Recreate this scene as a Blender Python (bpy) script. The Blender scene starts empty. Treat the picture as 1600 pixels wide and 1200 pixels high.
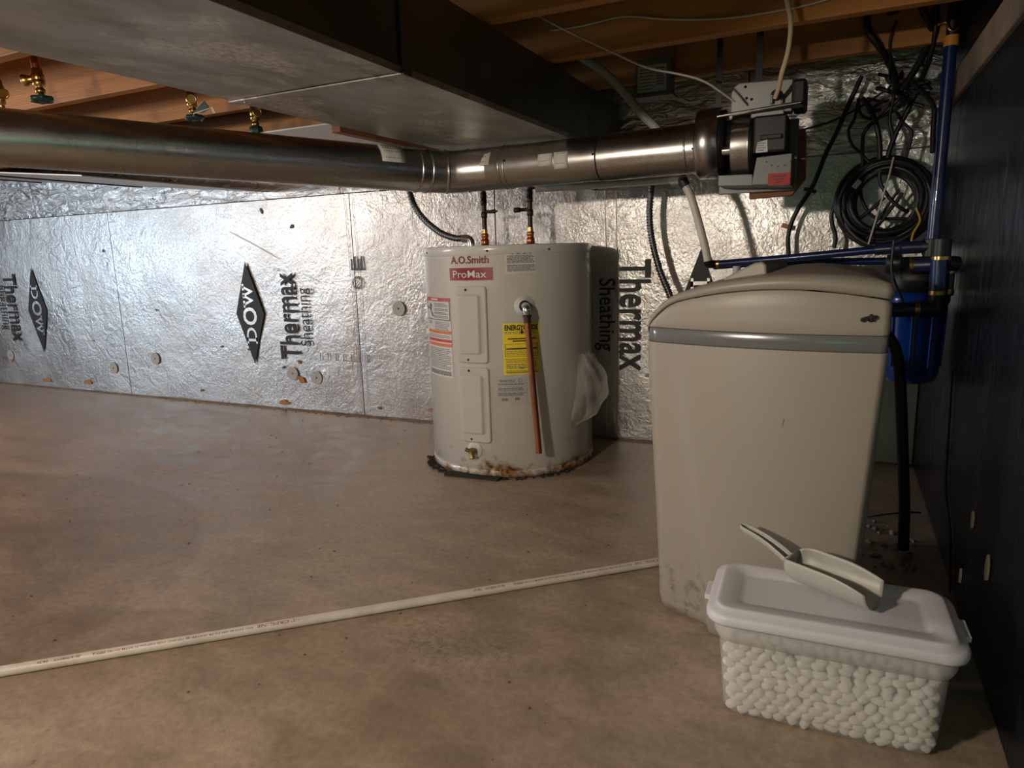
import bpy, bmesh, math, random
from mathutils import Vector, Matrix, noise

random.seed(7)
scn = bpy.context.scene
col = scn.collection
V = Vector

# ------------------------------------------------------------------ camera
EYE = V((0.0, 0.0, 0.80))
CR = V((0.9036, 0.4263, -0.0299)); CU = V((-0.0543, 0.1841, 0.9814)); CF = V((-0.4239, 0.8857, -0.1892))
cam_d = bpy.data.cameras.new('camera'); cam = bpy.data.objects.new('camera', cam_d); col.objects.link(cam)
CF.normalize(); CR = (CR - CF * CR.dot(CF)).normalized(); CU = CR.cross(CF)
m = Matrix.Identity(4)
for i in range(3):
    m[i][0] = CR[i]; m[i][1] = CU[i]; m[i][2] = -CF[i]; m[i][3] = EYE[i]
cam.matrix_world = m
cam_d.sensor_width = 36.0; cam_d.lens = 1070.0 / 1600 * 36; cam_d.clip_start = 0.02
scn.camera = cam

# ------------------------------------------------------------------ light
w = bpy.data.worlds.new('world'); scn.world = w; w.use_nodes = True
w.node_tree.nodes['Background'].inputs[0].default_value = (0.6, 0.65, 0.7, 1)
w.node_tree.nodes['Background'].inputs[1].default_value = 0.02
def lamp(name, kind, loc, energy, color, size=0.05, rot=None, size_y=None):
    d = bpy.data.lights.new(name, kind); o = bpy.data.objects.new(name, d); col.objects.link(o)
    o.location = loc; d.energy = energy; d.color = color
    if kind == 'POINT': d.shadow_soft_size = size
    else:
        d.shape = 'RECTANGLE'; d.size = size; d.size_y = size_y or size
    if rot: o.rotation_euler = rot
    return o
wl = lamp('work_light', 'AREA', (-1.05, -0.38, 1.09), 19.0, (1.0, 0.86, 0.71), 0.10, None, 0.07)
wl.rotation_euler = V((0.10, 1.0, -0.02)).to_track_quat('-Z', 'Y').to_euler()
lamp('far_bulb', 'POINT', (-3.87, 0.55, 1.17), 50.0, (1.0, 0.87, 0.74), 0.06)
lamp('window_daylight', 'AREA', (-7.35, -0.7, 1.2), 92.0, (0.66, 0.83, 1.0), 1.2, (0, math.radians(-90), 0), 0.36)
lamp('green_indicator', 'POINT', (-0.01, -0.20, 0.62), 1.4, (0.14, 1.0, 0.40), 0.02)
scn.view_settings.view_transform = 'Standard'; scn.view_settings.look = 'None'
scn.view_settings.gamma = 1.0; scn.view_settings.use_curve_mapping = False
scn.view_settings.exposure = 0.0

# ------------------------------------------------------------------ materials
MATS = {}
def mat(name, c, rough=0.6, metal=0.0, bump=None, var=None, stretch=(1, 1, 1), spec=0.5, c2=None, coat=0.0, rvar=0.0, extra=None):
    """colour c, optionally blended to c2 by noise var=(scale, contrast); bump=(scale, strength, distance)"""
    mt = bpy.data.materials.new(name); mt.use_nodes = True; nt = mt.node_tree; N = nt.nodes; L = nt.links
    b = N['Principled BSDF']
    b.inputs['Base Color'].default_value = (*c, 1); b.inputs['Roughness'].default_value = rough
    b.inputs['Metallic'].default_value = metal; b.inputs['Specular IOR Level'].default_value = spec
    b.inputs['Coat Weight'].default_value = coat
    tc = N.new('ShaderNodeTexCoord'); mp = N.new('ShaderNodeMapping'); L.new(tc.outputs['Object'], mp.inputs[0])
    mp.inputs['Scale'].default_value = stretch
    if var:
        n = N.new('ShaderNodeTexNoise'); n.inputs['Scale'].default_value = var[0]; n.inputs['Detail'].default_value = 6
        n.inputs['Roughness'].default_value = 0.6
        L.new(mp.outputs[0], n.inputs['Vector'])
        r = N.new('ShaderNodeValToRGB'); k = var[1]
        r.color_ramp.elements[0].position = 0.5 - k; r.color_ramp.elements[1].position = 0.5 + k
        r.color_ramp.elements[0].color = (*c, 1); r.color_ramp.elements[1].color = (*(c2 or [x * 0.7 for x in c]), 1)
        L.new(n.outputs['Fac'], r.inputs[0]); L.new(r.outputs[0], b.inputs['Base Color'])
        if rvar:
            mr = N.new('ShaderNodeMapRange'); mr.inputs[1].default_value = .3; mr.inputs[2].default_value = .7
            mr.inputs[3].default_value = rough - rvar; mr.inputs[4].default_value = rough + rvar
            L.new(n.outputs['Fac'], mr.inputs[0]); L.new(mr.outputs[0], b.inputs['Roughness'])
    if bump:
        n2 = N.new('ShaderNodeTexNoise'); n2.inputs['Scale'].default_value = bump[0]; n2.inputs['Detail'].default_value = 5
        L.new(mp.outputs[0], n2.inputs['Vector'])
        bp = N.new('ShaderNodeBump'); bp.inputs['Strength'].default_value = bump[1]
        bp.inputs['Distance'].default_value = bump[2] if len(bump) > 2 else 0.005
        L.new(n2.outputs['Fac'], bp.inputs['Height']); L.new(bp.outputs[0], b.inputs['Normal'])
    if extra: extra(mt, nt, b, mp)
    MATS[name] = mt
    return mt

def foil(name, c, rough, stretch=(1, 1, 1), s1=7.0, s2=42.0, k1=0.35, k2=0.30, metal=1.0, tint=(1, 1, 1), coat=.6):
    mt = bpy.data.materials.new(name); mt.use_nodes = True; nt = mt.node_tree; N = nt.nodes; L = nt.links
    b = N['Principled BSDF']; b.inputs['Specular Tint'].default_value = (*tint, 1); b.inputs['Metallic'].default_value = metal; b.inputs['Roughness'].default_value = rough
    tc = N.new('ShaderNodeTexCoord'); mp = N.new('ShaderNodeMapping'); L.new(tc.outputs['Object'], mp.inputs[0])
    mp.inputs['Scale'].default_value = stretch
    def nz(s, d, dist=0.0):
        n = N.new('ShaderNodeTexNoise'); n.inputs['Scale'].default_value = s; n.inputs['Detail'].default_value = d
        n.inputs['Distortion'].default_value = dist; L.new(mp.outputs[0], n.inputs['Vector']); return n
    a = nz(s1, 5, 1.4); f = nz(s2, 4, 0.8); g = nz(3.0, 3); h = nz(170.0, 2)
    b1 = N.new('ShaderNodeBump'); b1.inputs['Strength'].default_value = k1; b1.inputs['Distance'].default_value = 0.02
    L.new(a.outputs['Fac'], b1.inputs['Height'])
    b2 = N.new('ShaderNodeBump'); b2.inputs['Strength'].default_value = k2; b2.inputs['Distance'].default_value = 0.006
    L.new(f.outputs['Fac'], b2.inputs['Height']); L.new(b1.outputs[0], b2.inputs['Normal'])
    b3 = N.new('ShaderNodeBump'); b3.inputs['Strength'].default_value = k2 * 0.6; b3.inputs['Distance'].default_value = 0.002
    L.new(h.outputs['Fac'], b3.inputs['Height']); L.new(b2.outputs[0], b3.inputs['Normal']); L.new(b3.outputs[0], b.inputs['Normal'])
    mr = N.new('ShaderNodeMapRange'); mr.inputs[1].default_value = .35; mr.inputs[2].default_value = .65
    mr.inputs[3].default_value = rough * 0.8; mr.inputs[4].default_value = rough * 1.25
    L.new(g.outputs['Fac'], mr.inputs[0]); L.new(mr.outputs[0], b.inputs['Roughness'])
    r = N.new('ShaderNodeValToRGB'); r.color_ramp.elements[0].position = .3; r.color_ramp.elements[1].position = .7
    r.color_ramp.elements[0].color = (*[x * 0.86 for x in c], 1); r.color_ramp.elements[1].color = (*c, 1)
    L.new(g.outputs['Fac'], r.inputs[0]); L.new(r.outputs[0], b.inputs['Base Color'])
    # thin glossy top film whose finer creases give the sparkle
    b.inputs['Coat Weight'].default_value = coat; b.inputs['Coat Roughness'].default_value = .12; b.inputs['Coat IOR'].default_value = 2.6
    e = nz(48.0, 6, 1.6); b4 = N.new('ShaderNodeBump'); b4.inputs['Strength'].default_value = .8; b4.inputs['Distance'].default_value = .010
    L.new(e.outputs['Fac'], b4.inputs['Height']); L.new(b1.outputs[0], b4.inputs['Normal']); L.new(b4.outputs[0], b.inputs['Coat Normal'])
    MATS[name] = mt

def floor_extra(mt, nt, b, mp):
    N = nt.nodes; L = nt.links
    def noise_(s, d, dist=0, st=(1, 1, 1)):
        m2 = N.new('ShaderNodeMapping'); m2.inputs['Scale'].default_value = st
        tc = N.new('ShaderNodeTexCoord'); L.new(tc.outputs['Object'], m2.inputs[0])
        n = N.new('ShaderNodeTexNoise'); n.inputs['Scale'].default_value = s; n.inputs['Detail'].default_value = d
        n.inputs['Distortion'].default_value = dist; L.new(m2.outputs[0], n.inputs['Vector']); return n, m2
    def ramp(src, p0, c0, p1, c1):
        r = N.new('ShaderNodeValToRGB'); r.color_ramp.elements[0].position = p0; r.color_ramp.elements[1].position = p1
        r.color_ramp.elements[0].color = (*c0, 1); r.color_ramp.elements[1].color = (*c1, 1); L.new(src, r.inputs[0]); return r
    def mix(fac, a, c, mode='MIX', k=None):
        x = N.new('ShaderNodeMix'); x.data_type = 'RGBA'; x.blend_type = mode
        if fac is not None: L.new(fac, x.inputs[0])
        else: x.inputs[0].default_value = k
        L.new(a, x.inputs[6]); L.new(c, x.inputs[7]); return x.outputs[2]
    n1, _ = noise_(1.6, 6, 0.8); n2, _ = noise_(7, 7, 0.6, (1, 1.6, 1)); n3, _ = noise_(60, 5); n4, _ = noise_(260, 3)
    base = ramp(n1.outputs['Fac'], .32, (.37, .285, .212), .7, (.50, .405, .325))
    c1 = mix(None, base.outputs[0], ramp(n2.outputs['Fac'], .3, (.62, .58, .54), .72, (1.15, 1.12, 1.08)).outputs[0], 'MULTIPLY', .75)
    c2 = mix(None, c1, ramp(n3.outputs['Fac'], .35, (.72, .70, .68), .62, (1.08, 1.07, 1.06)).outputs[0], 'MULTIPLY', .55)
    # faded ring of an old water stain, a pinkish rub and a dark scuffed patch
    def blob(cx, cy, rx, ry, dist, p0, p1, inv=False):
        tc = N.new('ShaderNodeTexCoord'); m2 = N.new('ShaderNodeMapping'); m2.vector_type = 'POINT'
        m2.inputs['Location'].default_value = (-cx / rx, -cy / ry, 0); m2.inputs['Scale'].default_value = (1 / rx, 1 / ry, 0)
        L.new(tc.outputs['Object'], m2.inputs[0])
        nn, _ = noise_(5, 5); sub = N.new('ShaderNodeVectorMath'); sub.operation = 'SCALE'; sub.inputs[3].default_value = dist
        L.new(nn.outputs['Color'], sub.inputs[0]); ad = N.new('ShaderNodeVectorMath'); L.new(m2.outputs[0], ad.inputs[0]); L.new(sub.outputs[0], ad.inputs[1])
        ln = N.new('ShaderNodeVectorMath'); ln.operation = 'LENGTH'; sp = N.new('ShaderNodeVectorMath'); sp.operation = 'MULTIPLY'
        sp.inputs[1].default_value = (1, 1, 0); L.new(ad.outputs[0], sp.inputs[0]); L.new(sp.outputs[0], ln.inputs[0])
        r = N.new('ShaderNodeMapRange'); r.inputs[1].default_value = p0; r.inputs[2].default_value = p1
        r.inputs[3].default_value = 1; r.inputs[4].default_value = 0; L.new(ln.outputs['Value'], r.inputs[0]); return r.outputs[0]
    def tint(colr, fac, c, k):
        mu = N.new('ShaderNodeMath'); mu.operation = 'MULTIPLY'; mu.inputs[1].default_value = k; L.new(fac, mu.inputs[0])
        x = N.new('ShaderNodeMix'); x.data_type = 'RGBA'; x.blend_type = 'MULTIPLY'; L.new(mu.outputs[0], x.inputs[0])
        L.new(colr, x.inputs[6]); x.inputs[7].default_value = (*c, 1); return x.outputs[2]
    c3 = tint(c2, blob(-2.35, .95, .95, .70, .12, .97, 1.0), (.80, .78, .76), .8)
    c3 = tint(c3, blob(-.95, .78, .62, .30, .25, .96, 1.02), (.86, .84, .80), .7)
    sc = blob(-.68, 1.12, .20, .11, .3, .4, 1.25)
    n5, _ = noise_(70, 8, 1.5); sp = ramp(n5.outputs['Fac'], .50, (0, 0, 0), .66, (1, 1, 1))
    mu = N.new('ShaderNodeMath'); mu.operation = 'MULTIPLY'; L.new(sc, mu.inputs[0]); L.new(sp.outputs[0], mu.inputs[1])
    c3 = tint(c3, mu.outputs[0], (.42, .40, .38), .7)
    n6, _ = noise_(34, 4); sp2 = ramp(n6.outputs['Fac'], .70, (0, 0, 0), .75, (1, 1, 1))
    c3 = tint(c3, sp2.outputs[0], (.5, .46, .42), .6)
    L.new(c3, b.inputs['Base Color'])
    mr = N.new('ShaderNodeMapRange'); mr.inputs[1].default_value = .3; mr.inputs[2].default_value = .7
    mr.inputs[3].default_value = .28; mr.inputs[4].default_value = .46; L.new(n2.outputs['Fac'], mr.inputs[0]); L.new(mr.outputs[0], b.inputs['Roughness'])
    bp = N.new('ShaderNodeBump'); bp.inputs['Strength'].default_value = .25; bp.inputs['Distance'].default_value = .003
    ad = N.new('ShaderNodeMath'); L.new(n3.outputs['Fac'], ad.inputs[0]); L.new(n4.outputs['Fac'], ad.inputs[1])
    L.new(ad.outputs[0], bp.inputs['Height']); L.new(bp.outputs[0], b.inputs['Normal'])

mat('concrete', (.3, .26, .22), .45, extra=floor_extra)
foil('foil', (.67, .66, .64), .36, s1=11, s2=70, k1=.20, k2=.36)
foil('foil_crumpled', (.74, .73, .71), .30, stretch=(1, 1, 2.6), s1=9, s2=34, k1=.7, k2=.5)
foil('foil_shaded', (.14, .15, .165), .22, stretch=(1, 3.5, .8), s1=4, s2=26, k1=.40, k2=.40, tint=(.36, .40, .48), coat=.12)  # same shiny foil; the dark bluish reflections of the right wall are in its colour
foil('foil_tape', (.80, .79, .77), .38, s1=14, s2=80, k1=.12, k2=.25)
mat('foundation', (.36, .33, .29), .9, bump=(30, .4), var=(6, .2), c2=(.26, .23, .2))
mat('subfloor', (.36, .22, .11), .8, bump=(40, .3), var=(5, .25), c2=(.25, .14, .07), stretch=(1, 6, 1))
mat('joist_wood', (.60, .245, .055), .62, bump=(60, .2), var=(6, .22), c2=(.34, .155, .05), stretch=(.35, 5, 5))
mat('board_wood', (.32, .13, .06), .7, bump=(60, .2), var=(8, .2), c2=(.2, .08, .04))
mat('sill_wood', (.34, .27, .20), .8, bump=(30, .5), var=(5, .15), c2=(.14, .12, .10))
mat('print_ink', (.022, .022, .025), .55)
def chalk_extra(mt, nt, b, mp):
    """chalky white oxide bloom and a little rust on old sheet metal"""
    N = nt.nodes; L = nt.links
    def nz(sc, d, dist=0.0):
        n = N.new('ShaderNodeTexNoise'); n.inputs['Scale'].default_value = sc; n.inputs['Detail'].default_value = d; n.inputs['Roughness'].default_value = .65
        n.inputs['Distortion'].default_value = dist; L.new(mp.outputs[0], n.inputs['Vector']); return n.outputs['Fac']
    def rng(src, a, c):
        r = N.new('ShaderNodeMapRange'); r.inputs[1].default_value = a; r.inputs[2].default_value = c; L.new(src, r.inputs[0]); return r.outputs[0]
    def mul(a, c):
        m_ = N.new('ShaderNodeMath'); m_.operation = 'MULTIPLY'; L.new(a, m_.inputs[0]); L.new(c, m_.inputs[1]); return m_.outputs[0]
    def mix(f, a, c):
        x = N.new('ShaderNodeMix'); x.data_type = 'RGBA'; L.new(f, x.inputs[0]); L.new(a, x.inputs[6]); x.inputs[7].default_value = (*c, 1); return x.outputs[2]
    base = b.inputs['Base Color'].links[0].from_socket
    bloom = mul(rng(nz(3.2, 4, .8), .50, .60), rng(nz(70, 6), .36, .60))
    rust = mul(rng(nz(5.5, 5, 1.2), .63, .72), rng(nz(40, 5), .4, .6))
    L.new(mix(rust, mix(bloom, base, (.70, .68, .64)), (.22, .12, .05)), b.inputs['Base Color'])
    mr = N.new('ShaderNodeMapRange'); mr.inputs[3].default_value = .85; mr.inputs[4].default_value = .05; L.new(bloom, mr.inputs[0]); L.new(mr.outputs[0], b.inputs['Metallic'])
mat('galvanised', (.50, .50, .485), .30, 1.0, bump=(5, .12, .01), var=(9, .18), c2=(.37, .375, .36), rvar=.08)
mat('galvanised_stained', (.50, .495, .46), .46, .8, bump=(4, .15, .01), var=(5.0, .12), c2=(.33, .33, .30), rvar=.10, stretch=(1.5, .8, 1), extra=chalk_extra)
mat('galvanised_shaded', (.20, .25, .22), .38, .95, bump=(3, .15, .01), var=(3, .15), c2=(.13, .145, .12), rvar=.08)  # duct side metal with shade and green reflected light put into its colour
mat('galvanised_bright', (.50, .485, .46), .30, 1.0, bump=(4, .08, .01), var=(8, .2), c2=(.50, .485, .46), rvar=.06)
mat('pan_metal', (.62, .62, .62), .42, .25, bump=(5, .15, .01), var=(6, .2), c2=(.54, .54, .545))
mat('dark_metal', (.03, .03, .032), .45, .6)
mat('grey_box', (.20, .205, .20), .45, .3, var=(12, .3), c2=(.16, .165, .16))
mat('box_lid', (.28, .28, .265), .42, .4)
mat('black_plastic', (.007, .007, .008), .45)
mat('black_rubber', (.014, .014, .016), .5)
mat('cable_black', (.008, .008, .009), .45)
mat('cable_white', (.55, .52, .46), .5)
mat('cable_cream', (.62, .50, .32), .5)
mat('pvc_white', (.74, .70, .62), .42, bump=(80, .04), var=(14, .16), c2=(.60, .54, .46))
mat('pvc_grey', (.50, .49, .46), .45)
mat('pvc_ink', (.26, .02, .02), .6)
mat('conduit_metal', (.17, .18, .19), .38, .9)
mat('copper', (.62, .24, .12), .30, 1.0, var=(18, .2), c2=(.36, .14, .08), stretch=(1, 1, .35))
mat('copper_dark', (.10, .055, .04), .45, .7, var=(25, .2), c2=(.04, .025, .02))
mat('copper_orange', (.66, .22, .09), .32, .9)
mat('brass', (.72, .46, .14), .28, 1.0, bump=(60, .08), var=(20, .25), c2=(.5, .3, .09))
mat('brass_old', (.30, .24, .10), .42, .8)
mat('valve_green', (.012, .05, .042), .42)
mat('yellow_plastic', (.55, .38, .02), .4)
mat('orange_plastic', (.62, .26, .03), .45)
mat('steel_bright', (.72, .72, .72), .22, 1.0)
mat('escutcheon', (.66, .66, .64), .35)
mat('blue_pipe', (.005, .018, .085), .30, coat=.2)
mat('blue_fitting', (.012, .016, .05), .35)
mat('blue_sump', (.006, .075, .42), .22, coat=.3, var=(3, .3), c2=(.004, .05, .3))
mat('sticker_white', (.70, .69, .66), .5)
mat('sticker_grey', (.52, .52, .50), .5)
mat('sticker_yellow', (1.0, .78, .03), .5)
mat('sticker_red', (.26, .016, .022), .42)
mat('sticker_crimson', (.60, .05, .07), .45)
mat('sticker_orange', (.78, .20, .05), .5)
mat('sticker_scarlet', (.45, .02, .012), .5)
mat('ink_grey', (.16, .16, .16), .7)
mat('ink_red', (.22, .012, .018), .5)
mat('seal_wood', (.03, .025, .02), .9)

def heater_extra(mt, nt, b, mp):
    N = nt.nodes; L = nt.links
    tc = N.new('ShaderNodeTexCoord'); sx = N.new('ShaderNodeSeparateXYZ'); L.new(tc.outputs['Object'], sx.inputs[0])
    n = N.new('ShaderNodeTexNoise'); n.inputs['Scale'].default_value = 9; n.inputs['Detail'].default_value = 8; n.inputs['Roughness'].default_value = .7
    L.new(tc.outputs['Object'], n.inputs['Vector'])
    # rust climbs 2-8 cm from the foot in a ragged line
    mu = N.new('ShaderNodeMath'); mu.operation = 'MULTIPLY_ADD'; mu.inputs[1].default_value = -.28; mu.inputs[2].default_value = .155
    L.new(n.outputs['Fac'], mu.inputs[0])
    ad = N.new('ShaderNodeMath'); ad.operation = 'ADD'; L.new(sx.outputs['Z'], ad.inputs[0]); L.new(mu.outputs[0], ad.inputs[1])
    mr = N.new('ShaderNodeMapRange'); mr.inputs[1].default_value = .02; mr.inputs[2].default_value = .055; mr.inputs[3].default_value = 1; mr.inputs[4].default_value = 0
    L.new(ad.outputs[0], mr.inputs[0])
    n2 = N.new('ShaderNodeTexNoise'); n2.inputs['Scale'].default_value = 45; n2.inputs['Detail'].default_value = 5; L.new(tc.outputs['Object'], n2.inputs['Vector'])
    r = N.new('ShaderNodeValToRGB'); e = r.color_ramp.elements; e[0].position = .36; e[0].color = (.055, .03, .015, 1); e[1].position = .66; e[1].color = (.40, .36, .29, 1)
    q = e.new(.5); q.color = (.33, .15, .035, 1)
    L.new(n2.outputs['Fac'], r.inputs[0])
    # grime speckle, denser low down
    n3 = N.new('ShaderNodeTexNoise'); n3.inputs['Scale'].default_value = 26; n3.inputs['Detail'].default_value = 6; L.new(tc.outputs['Object'], n3.inputs['Vector'])
    gm = N.new('ShaderNodeMapRange'); gm.inputs[1].default_value = .64; gm.inputs[2].default_value = .74; L.new(n3.outputs['Fac'], gm.inputs[0])
    gz = N.new('ShaderNodeMapRange'); gz.inputs[1].default_value = .12; gz.inputs[2].default_value = .38; gz.inputs[3].default_value = .6; gz.inputs[4].default_value = 0
    L.new(sx.outputs['Z'], gz.inputs[0]); gg = N.new('ShaderNodeMath'); gg.operation = 'MULTIPLY'; L.new(gm.outputs[0], gg.inputs[0]); L.new(gz.outputs[0], gg.inputs[1])
    x = N.new('ShaderNodeMix'); x.data_type = 'RGBA'; x.inputs[6].default_value = (.68, .66, .61, 1); x.inputs[7].default_value = (.16, .15, .13, 1); L.new(gg.outputs[0], x.inputs[0])
    y = N.new('ShaderNodeMix'); y.data_type = 'RGBA'; L.new(mr.outputs[0], y.inputs[0]); L.new(x.outputs[2], y.inputs[6]); L.new(r.outputs[0], y.inputs[7])
    L.new(y.outputs[2], b.inputs['Base Color'])
    rr = N.new('ShaderNodeMapRange'); rr.inputs[3].default_value = .24; rr.inputs[4].default_value = .8; L.new(mr.outputs[0], rr.inputs[0]); L.new(rr.outputs[0], b.inputs['Roughness'])
mat('heater_enamel', (.5, .5, .47), .24, extra=heater_extra, coat=.45)
MATS['heater_enamel'].node_tree.nodes['Principled BSDF'].inputs['Coat Roughness'].default_value = .09
mat('heater_panel', (.60, .58, .535), .32)
mat('heater_rim', (.68, .675, .64), .22)

def softener_extra(mt, nt, b, mp):
    N = nt.nodes; L = nt.links
    tc = N.new('ShaderNodeTexCoord'); sx = N.new('ShaderNodeSeparateXYZ'); L.new(tc.outputs['Object'], sx.inputs[0])
    n = N.new('ShaderNodeTexNoise'); n.inputs['Scale'].default_value = 42; n.inputs['Detail'].default_value = 7; L.new(tc.outputs['Object'], n.inputs['Vector'])
    g = N.new('ShaderNodeMapRange'); g.inputs[1].default_value = .50; g.inputs[2].default_value = .64; L.new(n.outputs['Fac'], g.inputs[0])
    z = N.new('ShaderNodeMapRange'); z.inputs[1].default_value = .04; z.inputs[2].default_value = .16; z.inputs[3].default_value = 1; z.inputs[4].default_value = 0; L.new(sx.outputs['Z'], z.inputs[0])
    n2 = N.new('ShaderNodeTexNoise'); n2.inputs['Scale'].default_value = 7; L.new(tc.outputs['Object'], n2.inputs['Vector'])
    g2 = N.new('ShaderNodeMapRange'); g2.inputs[1].default_value = .40; g2.inputs[2].default_value = .52; L.new(n2.outputs['Fac'], g2.inputs[0])
    m1 = N.new('ShaderNodeMath'); m1.operation = 'MULTIPLY'; L.new(g.outputs[0], m1.inputs[0]); L.new(z.outputs[0], m1.inputs[1])
    m2 = N.new('ShaderNodeMath'); m2.operation = 'MULTIPLY'; L.new(m1.outputs[0], m2.inputs[0]); L.new(g2.outputs[0], m2.inputs[1])
    x = N.new('ShaderNodeMix'); x.data_type = 'RGBA'; L.new(m2.outputs[0], x.inputs[0]); x.inputs[6].default_value = (.36, .315, .265, 1); x.inputs[7].default_value = (.14, .12, .10, 1)
    L.new(x.outputs[2], b.inputs['Base Color'])
mat('softener_plastic', (.68, .61, .52), .42, bump=(220, .05, .001), extra=softener_extra)
mat('softener_lid', (.32, .285, .235), .42, bump=(220, .05, .001))
mat('softener_stripe', (.19, .195, .195), .22, .2)
mat('lid_plastic', (.74, .72, .75), .40, bump=(300, .04, .001))
mat('scoop_plastic', (.50, .49, .44), .38)
mat('salt', (.93, .89, .84), .6, bump=(160, .3, .002))
def clear_mat(name, c, alpha, rough):
    mt = bpy.data.materials.new(name); mt.use_nodes = True; nt = mt.node_tree; N = nt.nodes; L = nt.links
    b = N['Principled BSDF']; b.inputs['Base Color'].default_value = (*c, 1); b.inputs['Roughness'].default_value = rough
    t = N.new('ShaderNodeBsdfTransparent'); mx = N.new('ShaderNodeMixShader'); mx.inputs[0].default_value = alpha
    L.new(t.outputs[0], mx.inputs[1]); L.new(b.outputs[0], mx.inputs[2]); L.new(mx.outputs[0], N['Material Output'].inputs[0])
    MATS[name] = mt
clear_mat('tub_clear', (.86, .83, .80), .24, .32)
clear_mat('tub_collar', (.80, .77, .75), .45, .40)
clear_mat('plastic_film', (.75, .73, .68), .20, .15)

# ------------------------------------------------------------------ mesh helpers
ORG = {}
def org(o): return ORG.get(o.name, V((0, 0, 0))) if o else V((0, 0, 0))
def frame(ax):
    ax = V(ax).normalized(); t = V((0, 0, 1)) if abs(ax.z) < .9 else V((1, 0, 0))
    e1 = t.cross(ax).normalized(); return e1, ax.cross(e1), ax
def smooth_path(pts, step=0.01, closed=False):
    P = [V(p) for p in pts]; out = []
    n = len(P)
    rng = range(n if closed else n - 1)
    for i in rng:
        if closed: a, b, c, d = P[(i - 1) % n], P[i], P[(i + 1) % n], P[(i + 2) % n]
        else:
            b, c = P[i], P[i + 1]; a = P[i - 1] if i else b * 2 - c; d = P[i + 2] if i + 2 < n else c * 2 - b
        k = max(2, int((c - b).length / step))
        for j in range(k):
            t = j / k
            out.append(.5 * ((2 * b) + (c - a) * t + (2 * a - 5 * b + 4 * c - d) * t * t + (3 * b - a - 3 * c + d) * t ** 3))
    if not closed: out.append(P[-1].copy())
    return out

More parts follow.
